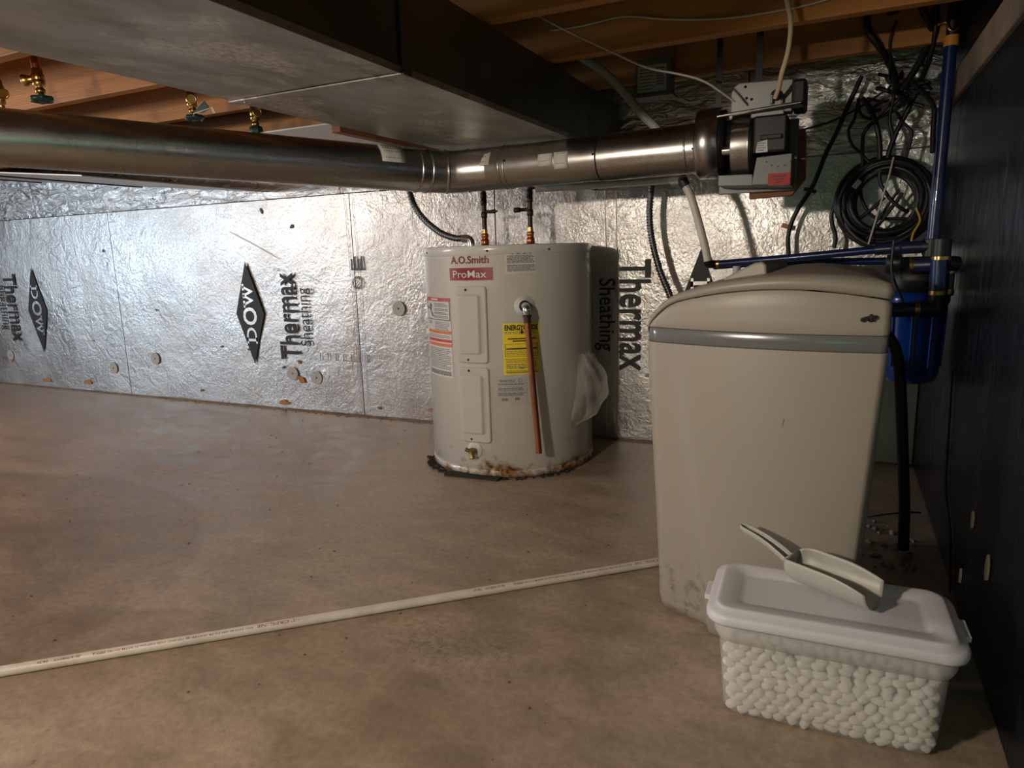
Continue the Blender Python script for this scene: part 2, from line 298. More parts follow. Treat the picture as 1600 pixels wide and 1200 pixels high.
class MB:
    def __init__(s): s.v = []; s.f = []; s.sm = []; s.mi = []; s.cur = 0
    def add(s, vs, fs, smooth=False):
        o = len(s.v); s.v += [V(v) for v in vs]
        for f in fs: s.f.append([i + o for i in f]); s.sm.append(smooth); s.mi.append(s.cur)
        return s
    def box(s, x0, x1, y0, y1, z0, z1):
        vs = [(x, y, z) for x in (x0, x1) for y in (y0, y1) for z in (z0, z1)]
        return s.add(vs, [(0, 1, 3, 2), (4, 6, 7, 5), (0, 4, 5, 1), (2, 3, 7, 6), (0, 2, 6, 4), (1, 5, 7, 3)])
    def obox(s, c, a, b, d, h):
        """oriented box: centre, axes a b d (unit), half sizes h"""
        c, a, b, d = V(c), V(a), V(b), V(d)
        vs = [c + a * (i * h[0]) + b * (j * h[1]) + d * (k * h[2]) for i in (-1, 1) for j in (-1, 1) for k in (-1, 1)]
        return s.add(vs, [(0, 1, 3, 2), (4, 6, 7, 5), (0, 4, 5, 1), (2, 3, 7, 6), (0, 2, 6, 4), (1, 5, 7, 3)])
    def tube(s, pts, r, n=12, closed=False, caps=True):
        P = [V(p) for p in pts]; m = len(P)
        R = r if isinstance(r, (list, tuple)) else [r] * m
        T = []
        for i in range(m):
            a = P[(i - 1) % m] if (closed or i) else P[i]; b = P[(i + 1) % m] if (closed or i < m - 1) else P[i]
            t = (b - a); T.append(t.normalized() if t.length > 1e-9 else V((0, 0, 1)))
        e1, e2, _ = frame(T[0]); vs = []
        for i in range(m):
            e1 = (e1 - T[i] * e1.dot(T[i])).normalized(); e2 = T[i].cross(e1)
            for k in range(n):
                a = 2 * math.pi * k / n; vs.append(P[i] + (e1 * math.cos(a) + e2 * math.sin(a)) * R[i])
        fs = []
        for i in range(m if closed else m - 1):
            j = (i + 1) % m
            for k in range(n): fs.append((i * n + k, i * n + (k + 1) % n, j * n + (k + 1) % n, j * n + k))
        s.add(vs, fs, True)
        if caps and not closed:
            s.add(vs[:n], [tuple(range(n))[::-1]]); s.add(vs[-n:], [tuple(range(n))])
        return s
    def lathe(s, prof, o=(0, 0, 0), ax=(0, 0, 1), n=24, smooth=True, caps=True):
        o = V(o); e1, e2, e3 = frame(ax); vs = []; m = len(prof)
        for r, h in prof:
            for k in range(n):
                a = 2 * math.pi * k / n; vs.append(o + (e1 * math.cos(a) + e2 * math.sin(a)) * r + e3 * h)
        fs = [(i * n + k, i * n + (k + 1) % n, (i + 1) * n + (k + 1) % n, (i + 1) * n + k) for i in range(m - 1) for k in range(n)]
        s.add(vs, fs, smooth)
        if caps:
            if prof[0][0] > 1e-6: s.add(vs[:n], [tuple(range(n))[::-1]])
            if prof[-1][0] > 1e-6: s.add(vs[-n:], [tuple(range(n))])
        return s
    def prism(s, poly, off):
        poly = [V(p) for p in poly]; off = V(off); n = len(poly)
        vs = poly + [p + off for p in poly]
        return s.add(vs, [tuple(range(n))[::-1], tuple(range(n, 2 * n))] + [(i, (i + 1) % n, n + (i + 1) % n, n + i) for i in range(n)])
    def grid(s, fn, nu, nv, smooth=True, flip=False):
        vs = [fn(i / nu, j / nv) for j in range(nv + 1) for i in range(nu + 1)]
        fs = []
        for j in range(nv):
            for i in range(nu):
                q = (j * (nu + 1) + i, j * (nu + 1) + i + 1, (j + 1) * (nu + 1) + i + 1, (j + 1) * (nu + 1) + i)
                fs.append(q[::-1] if flip else q)
        return s.add(vs, fs, smooth)
    def loft(s, rings, cap0=True, cap1=True, smooth=True):
        n = len(rings[0]); vs = [p for r in rings for p in r]; m = len(rings)
        s.add(vs, [(i * n + k, i * n + (k + 1) % n, (i + 1) * n + (k + 1) % n, (i + 1) * n + k) for i in range(m - 1) for k in range(n)], smooth)
        if cap0: s.add(rings[0], [tuple(range(n))[::-1]])
        if cap1: s.add(rings[-1], [tuple(range(n))])
        return s
    def build(s, name, mats, parent=None, bevel=0.0, solid=0.0, kind=None, weld=False):
        o0 = org(parent)
        me = bpy.data.meshes.new(name); me.from_pydata([v - o0 for v in s.v], [], s.f); me.update()
        for nm in (mats if isinstance(mats, (list, tuple)) else [mats]): me.materials.append(MATS[nm])
        me.polygons.foreach_set('use_smooth', s.sm); me.polygons.foreach_set('material_index', s.mi)
        o = bpy.data.objects.new(name, me); col.objects.link(o)
        if weld:
            bm = bmesh.new(); bm.from_mesh(me); bmesh.ops.remove_doubles(bm, verts=bm.verts, dist=1e-5); bmesh.ops.recalc_face_normals(bm, faces=bm.faces); bm.to_mesh(me); bm.free()
        if parent: o.parent = parent; ORG[o.name] = o0
        if solid:
            md = o.modifiers.new('solid', 'SOLIDIFY'); md.thickness = solid; md.offset = 0
        if bevel:
            md = o.modifiers.new('bevel', 'BEVEL'); md.width = bevel; md.segments = 2; md.limit_method = 'ANGLE'; md.angle_limit = math.radians(50)
        if kind: o['kind'] = kind
        return o

def thing(name, label, cat, loc=(0, 0, 0), group=None):
    o = bpy.data.objects.new(name, None); col.objects.link(o); o.location = loc; o.empty_display_size = .05
    o['label'] = label; o['category'] = cat
    if group: o['group'] = group
    ORG[o.name] = V(loc); return o
def tag(o, label, cat, group=None):
    o['label'] = label; o['category'] = cat
    if group: o['group'] = group
    return o
def rebase(o, base):
    """move a one-mesh thing's origin to its base without moving it"""
    base = V(base); o.data.transform(Matrix.Translation(-base)); o.location = base; ORG[o.name] = base; return o

TXT = {}
def text_mesh(string, bold=0.0, shear=0.0, spacing=1.0):
    key = (string, bold, shear, spacing)
    if key in TXT: return TXT[key]
    cu = bpy.data.curves.new('t', 'FONT'); cu.body = string; cu.offset = bold; cu.shear = shear; cu.space_character = spacing
    cu.resolution_u = 3; ob = bpy.data.objects.new('t', cu); col.objects.link(ob)
    bpy.context.view_layer.update()
    me = bpy.data.meshes.new_from_object(ob.evaluated_get(bpy.context.evaluated_depsgraph_get()))
    vs = [(v.co.x, v.co.y) for v in me.vertices]; fs = [tuple(p.vertices) for p in me.polygons]
    bpy.data.objects.remove(ob); bpy.data.curves.remove(cu); bpy.data.meshes.remove(me)
    x0 = min(v[0] for v in vs); x1 = max(v[0] for v in vs); y0 = min(v[1] for v in vs); y1 = max(v[1] for v in vs)
    vs = [((a - x0) / (x1 - x0), (b - y0) / (y1 - y0)) for a, b in vs]
    TXT[key] = (vs, fs); return TXT[key]
def put_text(mb, string, fn, bold=0.0, shear=0.0, spacing=1.0):
    vs, fs = text_mesh(string, bold, shear, spacing)
    mb.add([fn(a, b) for a, b in vs], fs)

# ------------------------------------------------------------------ room
XR, XL, YB, YF, ZC = 0.275, -7.4, 2.743, -2.4, 1.585
def struct(o): o['kind'] = 'structure'; return o
struct(MB().box(XL - .2, XR + .2, YF - .2, YB + .2, -.12, 0).build('floor', 'concrete'))
wall_b = struct(MB().box(XL - .2, XR + .2, YB + .03, YB + .2, -.02, ZC).build('wall_back', 'foundation'))
wall_r = struct(MB().box(XR + .03, XR + .2, YF, YB + .03, -.02, ZC).build('wall_right', 'foundation'))
wall_l = struct(MB().box(XL - .2, XL, YF, YB + .03, -.02, ZC).build('wall_left', 'foundation'))
wall_f = struct(MB().box(XL - .2, XR + .2, YF - .2, YF, -.02, ZC).build('wall_front', 'foundation'))
ceil_ = struct(MB().box(XL - .2, XR + .2, YF - .2, YB + .2, ZC, ZC + .1).build('ceiling', 'subfloor'))

def panel_back(x0, x1, z0, z1, m='foil', bow=.0):
    g = .0025
    def fn(u, v):
        x = x0 + g + (x1 - x0 - 2 * g) * u; z = z0 + g + (z1 - z0 - 2 * g) * v
        d = noise.noise(V((x * 2.1, z * 2.4, 3.0))) * .006 + noise.noise(V((x * 7, z * 9, 8.0))) * .0022
        e = min(u, v, 1 - u, 1 - v)
        return V((x, YB + d * min(1, e * 14) - bow * math.sin(math.pi * v), z))
    nx = max(6, int((x1 - x0) * 22)); mb = MB().grid(fn, nx, 24)
    # edge returns so that the joints read as recessed gaps
    y1 = YB + .028
    mb.add([(x0 + g, YB, z0 + g), (x0 + g, YB, z1 - g), (x0 + g, y1, z1 - g), (x0 + g, y1, z0 + g)], [(0, 1, 2, 3)])
    mb.add([(x1 - g, YB, z0 + g), (x1 - g, YB, z1 - g), (x1 - g, y1, z1 - g), (x1 - g, y1, z0 + g)], [(3, 2, 1, 0)])
    mb.add([(x0 + g, YB, z1 - g), (x1 - g, YB, z1 - g), (x1 - g, y1, z1 - g), (x0 + g, y1, z1 - g)], [(0, 1, 2, 3)])
    return mb.build('insulation_panel', m, wall_b)
ZS = 1.100
seams = [XL, -5.72, -3.925, -2.149, -1.37, XR - .002]
panels = [panel_back(a, b, 0.004, ZS) for a, b in zip(seams, seams[1:])]
ups = [XL, -4.6, -2.2, -.33, XR - .002]
for a, b in zip(ups, ups[1:]): panel_back(a, b, ZS, ZC - .01, 'foil_crumpled', .012)

def panel_right(y0, y1, z0, z1, m):
    g = .002
    def fn(u, v):
        y = y0 + g + (y1 - y0 - 2 * g) * u; z = z0 + (z1 - z0) * v
        d = noise.noise(V((5.0, y * 2.4, z * 2.1))) * .005 * min(1, min(u, v, 1 - u, 1 - v) * 14)
        return V((XR + d, y, z))
    mb = MB().grid(fn, 30, 20, flip=True)
    mb.add([(XR, y0 + g, z1), (XR, y1 - g, z1), (XR + .03, y1 - g, z1), (XR + .03, y0 + g, z1)], [(0, 1, 2, 3)])
    return mb.build('insulation_panel', m, wall_r)
for a, b in ((YF, -.9), (-.9, .75), (.75, YB)): panel_right(a, b, 0.003, 1.185, 'foil_shaded')
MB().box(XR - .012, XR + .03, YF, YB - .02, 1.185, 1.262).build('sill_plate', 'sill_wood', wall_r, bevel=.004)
MB().box(XR + .004, XR + .03, YF, YB - .02, 1.262, ZC).build('rim_board', 'foil_shaded', wall_r)

# tape over the joints, foam washers, torn spots, scuffs
def tape(x0, x1, z0, z1, y=YB - .0075):
    def fn(u, v): return V((x0 + (x1 - x0) * u + .004 * math.sin(v * 9), y - .001 * math.sin(u * math.pi), z0 + (z1 - z0) * v))
    MB().grid(fn, 4, 16).build('foil_tape_strip', 'foil_tape', wall_b, solid=.0006)

for (x, z) in ((-5.126, .206), (-4.056, .165), (-3.663, .24), (-2.44, .186), (-2.60, .20), (-1.9, .55)):
    fw = MB().lathe([(.036, 0), (.036, .0012), (.033, .0016), (.014, .0010), (0, .0010)], (x, YB - .0055, z), (0, -1, 0), 24, smooth=False).build('foam_washer', 'sticker_grey', wall_b)
    MB().lathe([(.006, 0), (.005, .001), (0, .0012)], (x, YB - .0066, z), (0, -1, 0), 8).build('screw_head', 'ink_grey', fw)
def tear(x, z, r, m, sx=1.0, ang=0.0):
    pts = []
    for k in range(9):
        a = 2 * math.pi * k / 9; rr = r * random.uniform(.55, 1.1); px, pz = rr * math.cos(a) * sx, rr * math.sin(a)
        pts.append((x + px * math.cos(ang) - pz * math.sin(ang), YB - .0075, z + px * math.sin(ang) + pz * math.cos(ang)))
    MB().prism(pts, (0, .004, 0)).build('torn_foil', m, wall_b)
mat('dirt_line', (.17, .115, .08), .9, var=(9, .15), c2=(.30, .24, .19))
mat('foam', (.48, .24, .10), .9)
tear(-2.545, .17, .022, 'foam', 2.0, -.5); tear(-2.55, .265, .012, 'foam'); tear(-4.22, .33, .012, 'foam', .5, 1.3); tear(-2.68, .035, .018, 'foam', 2.4)
tear(-5.12, .17, .014, 'foam'); tear(-4.33, .06, .016, 'foam', 3); tear(-4.75, .05, .016, 'foam', 3.4); tear(-1.75, .06, .01, 'foam', 1.4)
for (x, z, r) in ((-2.71, 1.045, .010), (-2.90, .32, .007), (-3.6, .53, .006), (-2.52, .96, .010), (-4.0, .88, .006), (-3.1, .33, .010), (-2.66, .23, .008), (-2.05, .05, .008), (-3.3, .07, .008)):
    tear(x, z, r, 'ink_grey', 1.6, random.uniform(0, 3))
for (y, z, r) in ((1.648, .084, .010), (1.41, .208, .017), (2.0, .272, .010), (1.58, .24, .012)):
    pts = [(XR - .006, y + r * math.cos(k * .785) * random.uniform(.6, 1) * .8, z + 1.9 * r * math.sin(k * .785) * random.uniform(.6, 1)) for k in range(8)]
    MB().prism(pts, (.004, 0, 0)).build('torn_foil', 'sill_wood', wall_r)
# scratches through the foil print
def scratch(x0, z0, x1, z1, r=.0016):
    MB().tube([(x0, YB - .0065, z0), ((x0 + x1) / 2 + .006, YB - .0068, (z0 + z1) / 2), (x1, YB - .0065, z1)], r, 4).build('foil_crease', 'foil_tape', wall_b)
for (x0, x1) in ((-2.176, -2.168), (-2.128, -2.120), (-.872, -.866), (-.826, -.822), (-4.30, -4.22), (-4.275, -4.195)):
    scratch(x0, 1.08, x1, .03 if x0 > -4 else .38, .0013)
scratch(-3.1, .165, -2.83, .045); scratch(-3.85, .30, -3.74, .18); scratch(-4.02, .14, -3.9, .03); scratch(-3.45, .12, -3.3, .03); scratch(-4.3, .42, -4.12, .22); scratch(-3.95, .95, -3.8, .78); scratch(-2.95, .95, -2.62, .80)

# print on the boards
def wall_print(cx, up, mb_par):
    """one maker's print: diamond centred on cx, lines stacked beside it; up = reads upwards"""
    y = YB - .0085; z0, z1 = .243, .790; zc = (z0 + z1) / 2; sg = 1 if up else -1
    mb = MB(); n = 10
    hw = .100
    # solid diamond with letters standing proud in foil colour
    mb.prism([(cx, y, z0), (cx + hw, y, zc), (cx, y, z1), (cx - hw, y, zc)], (0, .002, 0))
    mb.build('printed_diamond', 'print_ink', mb_par)
    lt = MB()
    def M(u0, u1, v0, v1):       # u along reading direction (metres from zc), v towards the letters' top (metres from cx)
        def f(a, b):
            u = u0 + (u1 - u0) * a; v = v0 + (v1 - v0) * b
            return V((cx - sg * v, y - .0012, zc + sg * u))
        return f
    # D O W, slab serif
    put_text(lt, 'D', M(-.150, -.075, -.036, .036), .012)
    for (a, b) in ((-.162, -.128),):
        for v in (-.036, .026): lt.add([M(a, b, v, v + .010)(*q) for q in ((0, 0), (1, 0), (1, 1), (0, 1))], [(0, 1, 2, 3)])
    put_text(lt, 'O', M(-.062, .034, -.050, .050), .022)
    put_text(lt, 'W', M(.040, .150, -.036, .036), .016)
    for (a, b) in ((.032, .068), (.082, .108), (.124, .158)):
        lt.add([M(a, b, .026, .038)(*q) for q in ((0, 0), (1, 0), (1, 1), (0, 1))], [(0, 1, 2, 3)])
    lt.build('diamond_lettering', 'foil_tape', mb_par)
    tx = MB()
    put_text(tx, 'Thermax', M(-.240, .215, -.325, -.195), .018)
    put_text(tx, 'Sheathing', M(-.165, .135, -.430, -.340), .004)
    put_text(tx, '®', M(.13, .148, -.120, -.102)); put_text(tx, '™', M(.222, .236, -.215, -.197))
    tx.build('printed_lettering', 'print_ink', mb_par)
wall_print(-2.86, True, panels[2]); wall_print(-4.735, False, panels[1]); wall_print(-.487, False, panels[4])
em = MB()
for r in (.030, .024):
    em.tube([(-2.13 + r * math.cos(k * .2618), YB - .009, .675 + r * math.sin(k * .2618)) for k in range(24)], .0018, 4, closed=True)
em.tube([(-2.145, YB - .009, .66), (-2.115, YB - .009, .69)], .0018, 4)
for k in range(4): em.box(-2.16 + .02 * k, -2.15 + .02 * k, YB - .010, YB - .008, .745, .79 + .012 * (k % 2))
em.box(-2.16, -2.09, YB - .010, YB - .008, .735, .745)
em.build('printed_mark', 'ink_grey', panels[3])
dots = MB()
for k in range(7): dots.box(-2.40 + .05 * k, -2.397 + .05 * k, YB - .0095, YB - .0075, .28, .32)
dots.build('printed_ruler', 'ink_grey', panels[2])

struct(MB().box(XL, XR - .03, YB - .010, YB + .002, 0, .007).build('baseboard_back', 'dirt_line'))
# joists and pan metal under the ceiling
for k in range(11):
    yf = 2.46 - .41 * k
    MB().box(XL, XR - .02, yf - .038, yf, 1.35, ZC - .002).build('joist', 'joist_wood', ceil_, bevel=.003)
MB().box(-2.9, -1.335, 1.97, YB - .03, 1.247, 1.252).build('pan_sheet', 'pan_metal', ceil_)
MB().box(-1.62, -1.585, 2.0, 2.66, 1.225, 1.246).build('batten', 'board_wood', ceil_)
def slope(x): return 1.143 + .095 * (-2.74 - x)
for a, b in ((-3.55, -2.62), (-4.45, -3.56), (-5.6, -4.46)):
    MB().prism([(a, 1.75, slope(a)), (b, 1.75, slope(b)), (b, 1.75, slope(b) + .004), (a, 1.75, slope(a) + .004)], (0, YB - .03 - 1.75, 0)).build('pan_sheet', 'pan_metal', ceil_)
    MB().box(a - .008, a + .002, 1.75, YB - .03, slope(a) - .006, slope(a)).build('pan_seam', 'dark_metal', ceil_)

# ------------------------------------------------------------------ trunk duct
DX0, DX1, DZ0, DZ1 = -1.268, -.807, 1.155, 1.345
duct = thing('trunk_duct', 'large rectangular sheet metal trunk duct hanging under the joists', 'duct', ((DX0 + DX1) / 2, 1.24, DZ0))
def duct_sec(y0, y1, dz=0.0, dx=0.0):
    s = MB()
    x0, x1, z0 = DX0 + dx, DX1 - dx, DZ0 + dz
    s.cur = 0
    def fb(u, v):
        x = x0 + (x1 - x0) * u; y = y0 + (y1 - y0) * v
        return V((x, y, z0 + .003 * math.sin(u * math.pi) * math.sin(v * math.pi) + noise.noise(V((x * 4, y * 3, 1))) * .0015 * math.sin(u * math.pi)))
    s.grid(fb, 12, 24, True, flip=True)
    s.cur = 1
    for x, fl in ((x0, True), (x1, False)):
        def fs(u, v, x=x):
            y = y0 + (y1 - y0) * u; z = z0 + (DZ1 - z0) * v
            return V((x + noise.noise(V((x, y * 3, z * 5))) * .0015 * math.sin(v * math.pi), y, z))
        s.grid(fs, 20, 6, True, flip=fl)
    s.cur = 0
    s.add([(x0, y0, DZ1), (x1, y0, DZ1), (x1, y1, DZ1), (x0, y1, DZ1)], [(0, 1, 2, 3)])
    for y, fl in ((y0, 0), (y1, 1)):
        q = [(x0, y, z0), (x1, y, z0), (x1, y, DZ1), (x0, y, DZ1)]; s.add(q, [(0, 1, 2, 3) if not fl else (3, 2, 1, 0)])
    return s.build('duct_section', ['galvanised_stained', 'galvanised_shaded'], duct)
duct_sec(-1.6, 1.238); duct_sec(1.242, 2.71, -.001, -.001)
MB().box(DX0 - .004, DX1 + .004, 1.215, 1.252, DZ0 - .0045, DZ0 - .001).build('slip_cleat', 'galvanised_stained', duct, bevel=.001)
MB().box(DX1 + .001, DX1 + .007, 1.218, 1.250, DZ0 - .004, DZ1).build('drive_cleat', 'galvanised_shaded', duct, bevel=.001)
MB().box(DX0 - .007, DX0 - .001, 1.218, 1.250, DZ0 - .004, DZ1).build('drive_cleat', 'galvanised_stained', duct, bevel=.001)
MB().box(DX1 - .001, DX1 + .003, -1.6, 2.71, DZ0 - .003, DZ0 + .012).build('corner_seam', 'galvanised_stained', duct, bevel=.001)
MB().lathe([(.004, 0), (.004, .003), (0, .004)], (DX0 + .03, 1.233, DZ0 - .004), (0, 0, -1), 8).build('screw', 'steel_bright', duct)

# ------------------------------------------------------------------ round duct
RD = .0685
A0, A1 = V((-2.42, .09, 1.143)), V((-1.265, 2.045, 1.074))
B0, B1 = V((-1.085, 2.15, 1.077)), V((-.385, 2.15, 1.083))
rdu = thing('round_duct', 'long round galvanised pipe with a swivel elbow below the trunk duct', 'duct', (-1.2, 2.1, 1.0))
dA = (A1 - A0).normalized(); dB = (B1 - B0).normalized()
MB().tube([A0 + dA * (i * .05) for i in range(int((A1 - A0).length / .05) + 1)], RD, 40).build('pipe_section', 'galvanised', rdu)
def bead(p, d, r=RD, w=.006, h=.004, m='galvanised_bright'):
    MB().lathe([(r - .001, -w), (r + h * .7, -w * .6), (r + h, 0), (r + h * .7, w * .6), (r - .001, w)], p, d, 36, caps=False).build('pipe_bead', m, rdu)
el = smooth_path([A1 - dA * .06, A1, V((-1.205, 2.112, 1.073)), B0, B0 + dB * .06], .02)
MB().tube(el, RD * 1.012, 40).build('elbow', 'galvanised_bright', rdu)
bead(A1 - dA * .05, dA); bead(A1 - dA * .012, (A1 - dA * .012 - A0).normalized()); bead(V((-1.225, 2.092, 1.073)), V((.75, .62, 0))); bead(V((-1.160, 2.136, 1.075)), V((.93, .33, 0)))
bead(B0 + dB * .06, dB, w=.004, h=.0025); bead(B0 + dB * .078, dB, w=.004, h=.0025)
MB().tube([B0 + dB * (i * .04) for i in range(18)] + [B1], RD, 40).build('pipe_section', 'galvanised_bright', rdu)
bead(V((-.694, 2.15, 1.0803)), dB, w=.003, h=.002, m='dark_metal')
MB().tube([V((-.682, 2.15, 1.0803)), B1], RD + .0016, 40).build('pipe_section', 'galvanised_bright', rdu)
bead(V((-.425, 2.15, 1.082)), dB, w=.005, h=.003)
for p in (V((-1.0, 2.083, 1.09)), V((-.70, 2.083, 1.085)), V((-.40, 2.083, 1.075))):
    MB().lathe([(.004, 0), (.0035, .003), (0, .004)], p, (0, -1, .1), 8).build('screw', 'dark_metal', rdu)
def pipe_sticker(o, d, a0, a1, t0, t1, m, r=RD + .0022, bars=True):
    """patch on the pipe between axial t0..t1 and angles a0..a1 (0 = towards -Y side, 90 = up)"""
    d = V(d).normalized(); side = V((d.y, -d.x, 0)).normalized(); upv = side.cross(d); 
    if upv.z < 0: upv = -upv
    def P(t, a, rr): 
        a = math.radians(a); return V(o) + d * t + (side * math.cos(a) + upv * math.sin(a)) * rr
    s = MB().grid(lambda u, v: P(t0 + (t1 - t0) * u, a0 + (a1 - a0) * v, r), 3, 8)
    st = s.build('sticker', m, rdu, solid=.0004)
    if bars:
        k = MB()
        for i in range(7):
            tt = t0 + (t1 - t0) * (.15 + .1 * i)
            k.add([P(tt, a0 + (a1 - a0) * .15, r + .0006), P(tt + (.045 * (t1 - t0) if i % 2 else .03 * (t1 - t0)), a0 + (a1 - a0) * .15, r + .0006),
                   P(tt + (.045 * (t1 - t0) if i % 2 else .03 * (t1 - t0)), a0 + (a1 - a0) * .5, r + .0008), P(tt, a0 + (a1 - a0) * .5, r + .0008)], [(0, 1, 2, 3)])
        for i in range(3):
            v = a0 + (a1 - a0) * (.62 + .12 * i)
            k.add([P(t0 + (t1 - t0) * .12, v, r + .0006), P(t0 + (t1 - t0) * .85, v, r + .0006), P(t0 + (t1 - t0) * .85, v + 3, r + .0008), P(t0 + (t1 - t0) * .12, v + 3, r + .0008)], [(0, 1, 2, 3)])
        k.build('sticker_print', 'ink_grey', st)
LA = (A1 - A0).length
pipe_sticker(A0, dA, 8, 72, LA - .195, LA - .115, 'sticker_white')
pipe_sticker(V((0, 2.15, 1.08)), dB, 8, 62, -1.125, -1.055, 'pvc_white', r=RD + .004)
pipe_sticker(V((0, 2.15, 1.08)), dB, -8, 66, -.882, -.834, 'sticker_white')
pipe_sticker(V((0, 2.15, 1.08)), dB, -18, 60, -.828, -.782, 'sticker_white')

# ------------------------------------------------------------------ intake blower at the end of the round duct
fan = thing('intake_blower', 'grey air intake blower with red sticker at the end of the round duct', 'blower', (-.25, 2.15, .96))
FA = V((-.3, 2.15, 1.092))
MB().lathe([(RD + .002, -.10), (.094, -.094), (.098, -.09), (.0985, -.032), (.094, -.030)], FA, (1, 0, 0), 44).build('inlet_collar', 'galvanised_bright', fan)
MB().lathe([(.090, -.031), (.090, -.018), (.060, -.017), (.060, .006)], FA, (1, 0, 0), 36).build('shaft_gap', 'dark_metal', fan)
MB().lathe([(.014, -.03), (.014, .01)], FA + V((0, -.066, -.03)), (1, 0, 0), 16).build('spacer', 'steel_bright', fan)
R2 = V((-.3, 2.145, 1.078))
MB().lathe([(.072, .004), (.083, .004), (.084, .007), (.083, .050), (.0845, .053), (.080, .056)], R2, (1, 0, 0), 44).build('fan_ring', 'galvanised_bright', fan)
MB().lathe([(.086, .056), (.086, .066), (.05, .067), (.05, .09)], R2, (1, 0, 0), 36).build('fan_back', 'black_plastic', fan)
MB().box(-.235, -.148, 2.06, 2.19, 1.045, 1.142).build('motor_housing', 'black_plastic', fan, bevel=.006)
MB().box(-.215, -.16, 2.05, 2.06, 1.078, 1.09).build('motor_clip', 'dark_metal', fan, bevel=.002)
ml = MB().add([(-.226, 2.0592, 1.046), (-.195, 2.0592, 1.046), (-.197, 2.0592, 1.078), (-.222, 2.0592, 1.073)], [(0, 1, 2, 3)]).build('motor_label', 'sticker_white', fan)
k = MB()
for i in range(4): k.box(-.222, -.205 + .004 * (i % 2), 2.0584, 2.0588, 1.051 + .006 * i, 1.053 + .006 * i)
k.build('label_print', 'ink_grey', ml)
bp = MB().box(-.345, -.128, 2.215, 2.225, .952, 1.15).build('back_plate', 'grey_box', fan, bevel=.002)
MB().prism([(-.236, 2.075, .963), (-.134, 2.075, .957), (-.134, 2.075, 1.040), (-.225, 2.075, 1.036)], (0, .14, 0)).build('motor_bracket', 'grey_box', fan, bevel=.002)
MB().prism([(-.33, 2.10, .968), (-.236, 2.10, .963), (-.236, 2.10, .995), (-.33, 2.10, .998)], (0, .115, 0)).build('lower_bracket', 'grey_box', fan, bevel=.002)
rs = MB().box(-.193, -.136, 2.0738, 2.0748, .958, .990).build('warning_sticker', 'sticker_scarlet', fan)
k = MB()
for i in range(3): k.box(-.183 + .004 * i, -.146 - .005 * i, 2.0730, 2.0735, .980 - .008 * i, .984 - .008 * i)
k.build('sticker_print', 'ink_red', rs)
k = MB()
for i in range(7):
    a = math.radians(200 + 22 * i); k.lathe([(.0022, 0), (.0022, .0006)], (-.165 + .045 * math.cos(a), 2.0748, 1.052 + .045 * math.sin(a)), (0, -1, 0), 6)
k.build('vent_holes', 'print_ink', fan)
# junction box on top
pts = [(-.299, 1.160), (-.141, 1.150), (-.141, 1.232), (-.278, 1.238), (-.292, 1.230), (-.299, 1.214)]
jb = MB().prism([(x, 2.09, z) for x, z in pts], (0, .05, 0)).build('terminal_box', 'box_lid', fan, bevel=.002)
for x, z in ((-.262, 1.226), (-.258, 1.196), (-.245, 1.192), (-.165, 1.164)):
    MB().lathe([(.004, 0), (.0035, .002), (0, .003)], (x, 2.0895, z), (0, -1, 0), 8).build('screw', 'dark_metal', jb)
MB().lathe([(.014, 0), (.014, .010), (.009, .012), (.009, .014)], (-.181, 2.09, 1.193), (0, -1, .3), 16).build('cable_clamp', 'conduit_metal', jb)
for dx in (-.014, .012): MB().box(-.181 + dx, -.179 + dx + .004, 2.075, 2.09, 1.172, 1.196).build('clamp_screw', 'conduit_metal', jb, bevel=.001)
MB().box(-.245, -.16, 2.085, 2.12, 1.142, 1.156).build('box_foot', 'box_lid', fan, bevel=.002)
MB().tube([(-.329, 2.05, 1.150), (-.116, 2.05, 1.163)], .0042, 10).build('damper_rod', 'steel_bright', fan)
MB().box(-.14, -.105, 2.06, 2.16, 1.15, 1.225).build('capacitor', 'black_plastic', fan, bevel=.008)
MB().box(-.24, -.222, 2.118, 2.121, 1.225, 1.40).build('hanger_strap', 'dark_metal', fan)
MB().box(-.352, -.336, 2.16, 2.163, 1.18, 1.40).build('hanger_strap', 'dark_metal', fan)
tag(rebase(MB().prism([(-.26, 2.24, .935), (-.14, 2.24, .94), (-.105, 2.24, .985), (-.11, 2.24, 1.12), (-.26, 2.24, 1.12)], (0, .03, 0)).build('mounting_board', 'board_wood', bevel=.002), (-.2, 2.255, .935)),
    'reddish wooden mounting board showing behind the grey blower', 'board')
tag(rebase(MB().tube(smooth_path([(-0.18, 2.049, 1.181), (-0.169, 2.024, 1.204), (-0.163, 2.0, 1.226), (-0.147, 1.97, 1.277), (-0.143, 1.955, 1.338), (-0.155, 1.955, 1.392), (-0.163, 1.955, 1.45), (-0.163, 1.97, 1.568)], .01), .0062, 10).build('power_cable', 'cable_cream'), (-.165, 1.98, 1.3)),
    'cream electrical cable dropping from the joists into the blower box', 'cable')

# electrical box on the joist
eb = thing('electrical_box', 'small grey electrical box with printed label fixed to a joist', 'box', (-.585, 2.39, 1.285))
MB().box(-.642, -.528, 2.352, 2.42, 1.292, 1.402).build('housing', 'grey_box', eb, bevel=.003)
MB().box(-.652, -.518, 2.345, 2.42, 1.284, 1.293).build('flange', 'grey_box', eb, bevel=.001)
lb = MB().box(-.634, -.540, 2.3500, 2.3515, 1.300, 1.382).build('label_plate', 'sticker_grey', eb)
k = MB()
for i in range(7):
    k.box(-.628, -.588 + .006 * (i % 3), 2.3492, 2.3498, 1.308 + .010 * i, 1.311 + .010 * i); k.box(-.572, -.546 - .004 * (i % 2), 2.3492, 2.3498, 1.320 + .008 * i, 1.3245 + .008 * i)
k.build('label_print', 'ink_grey', lb)

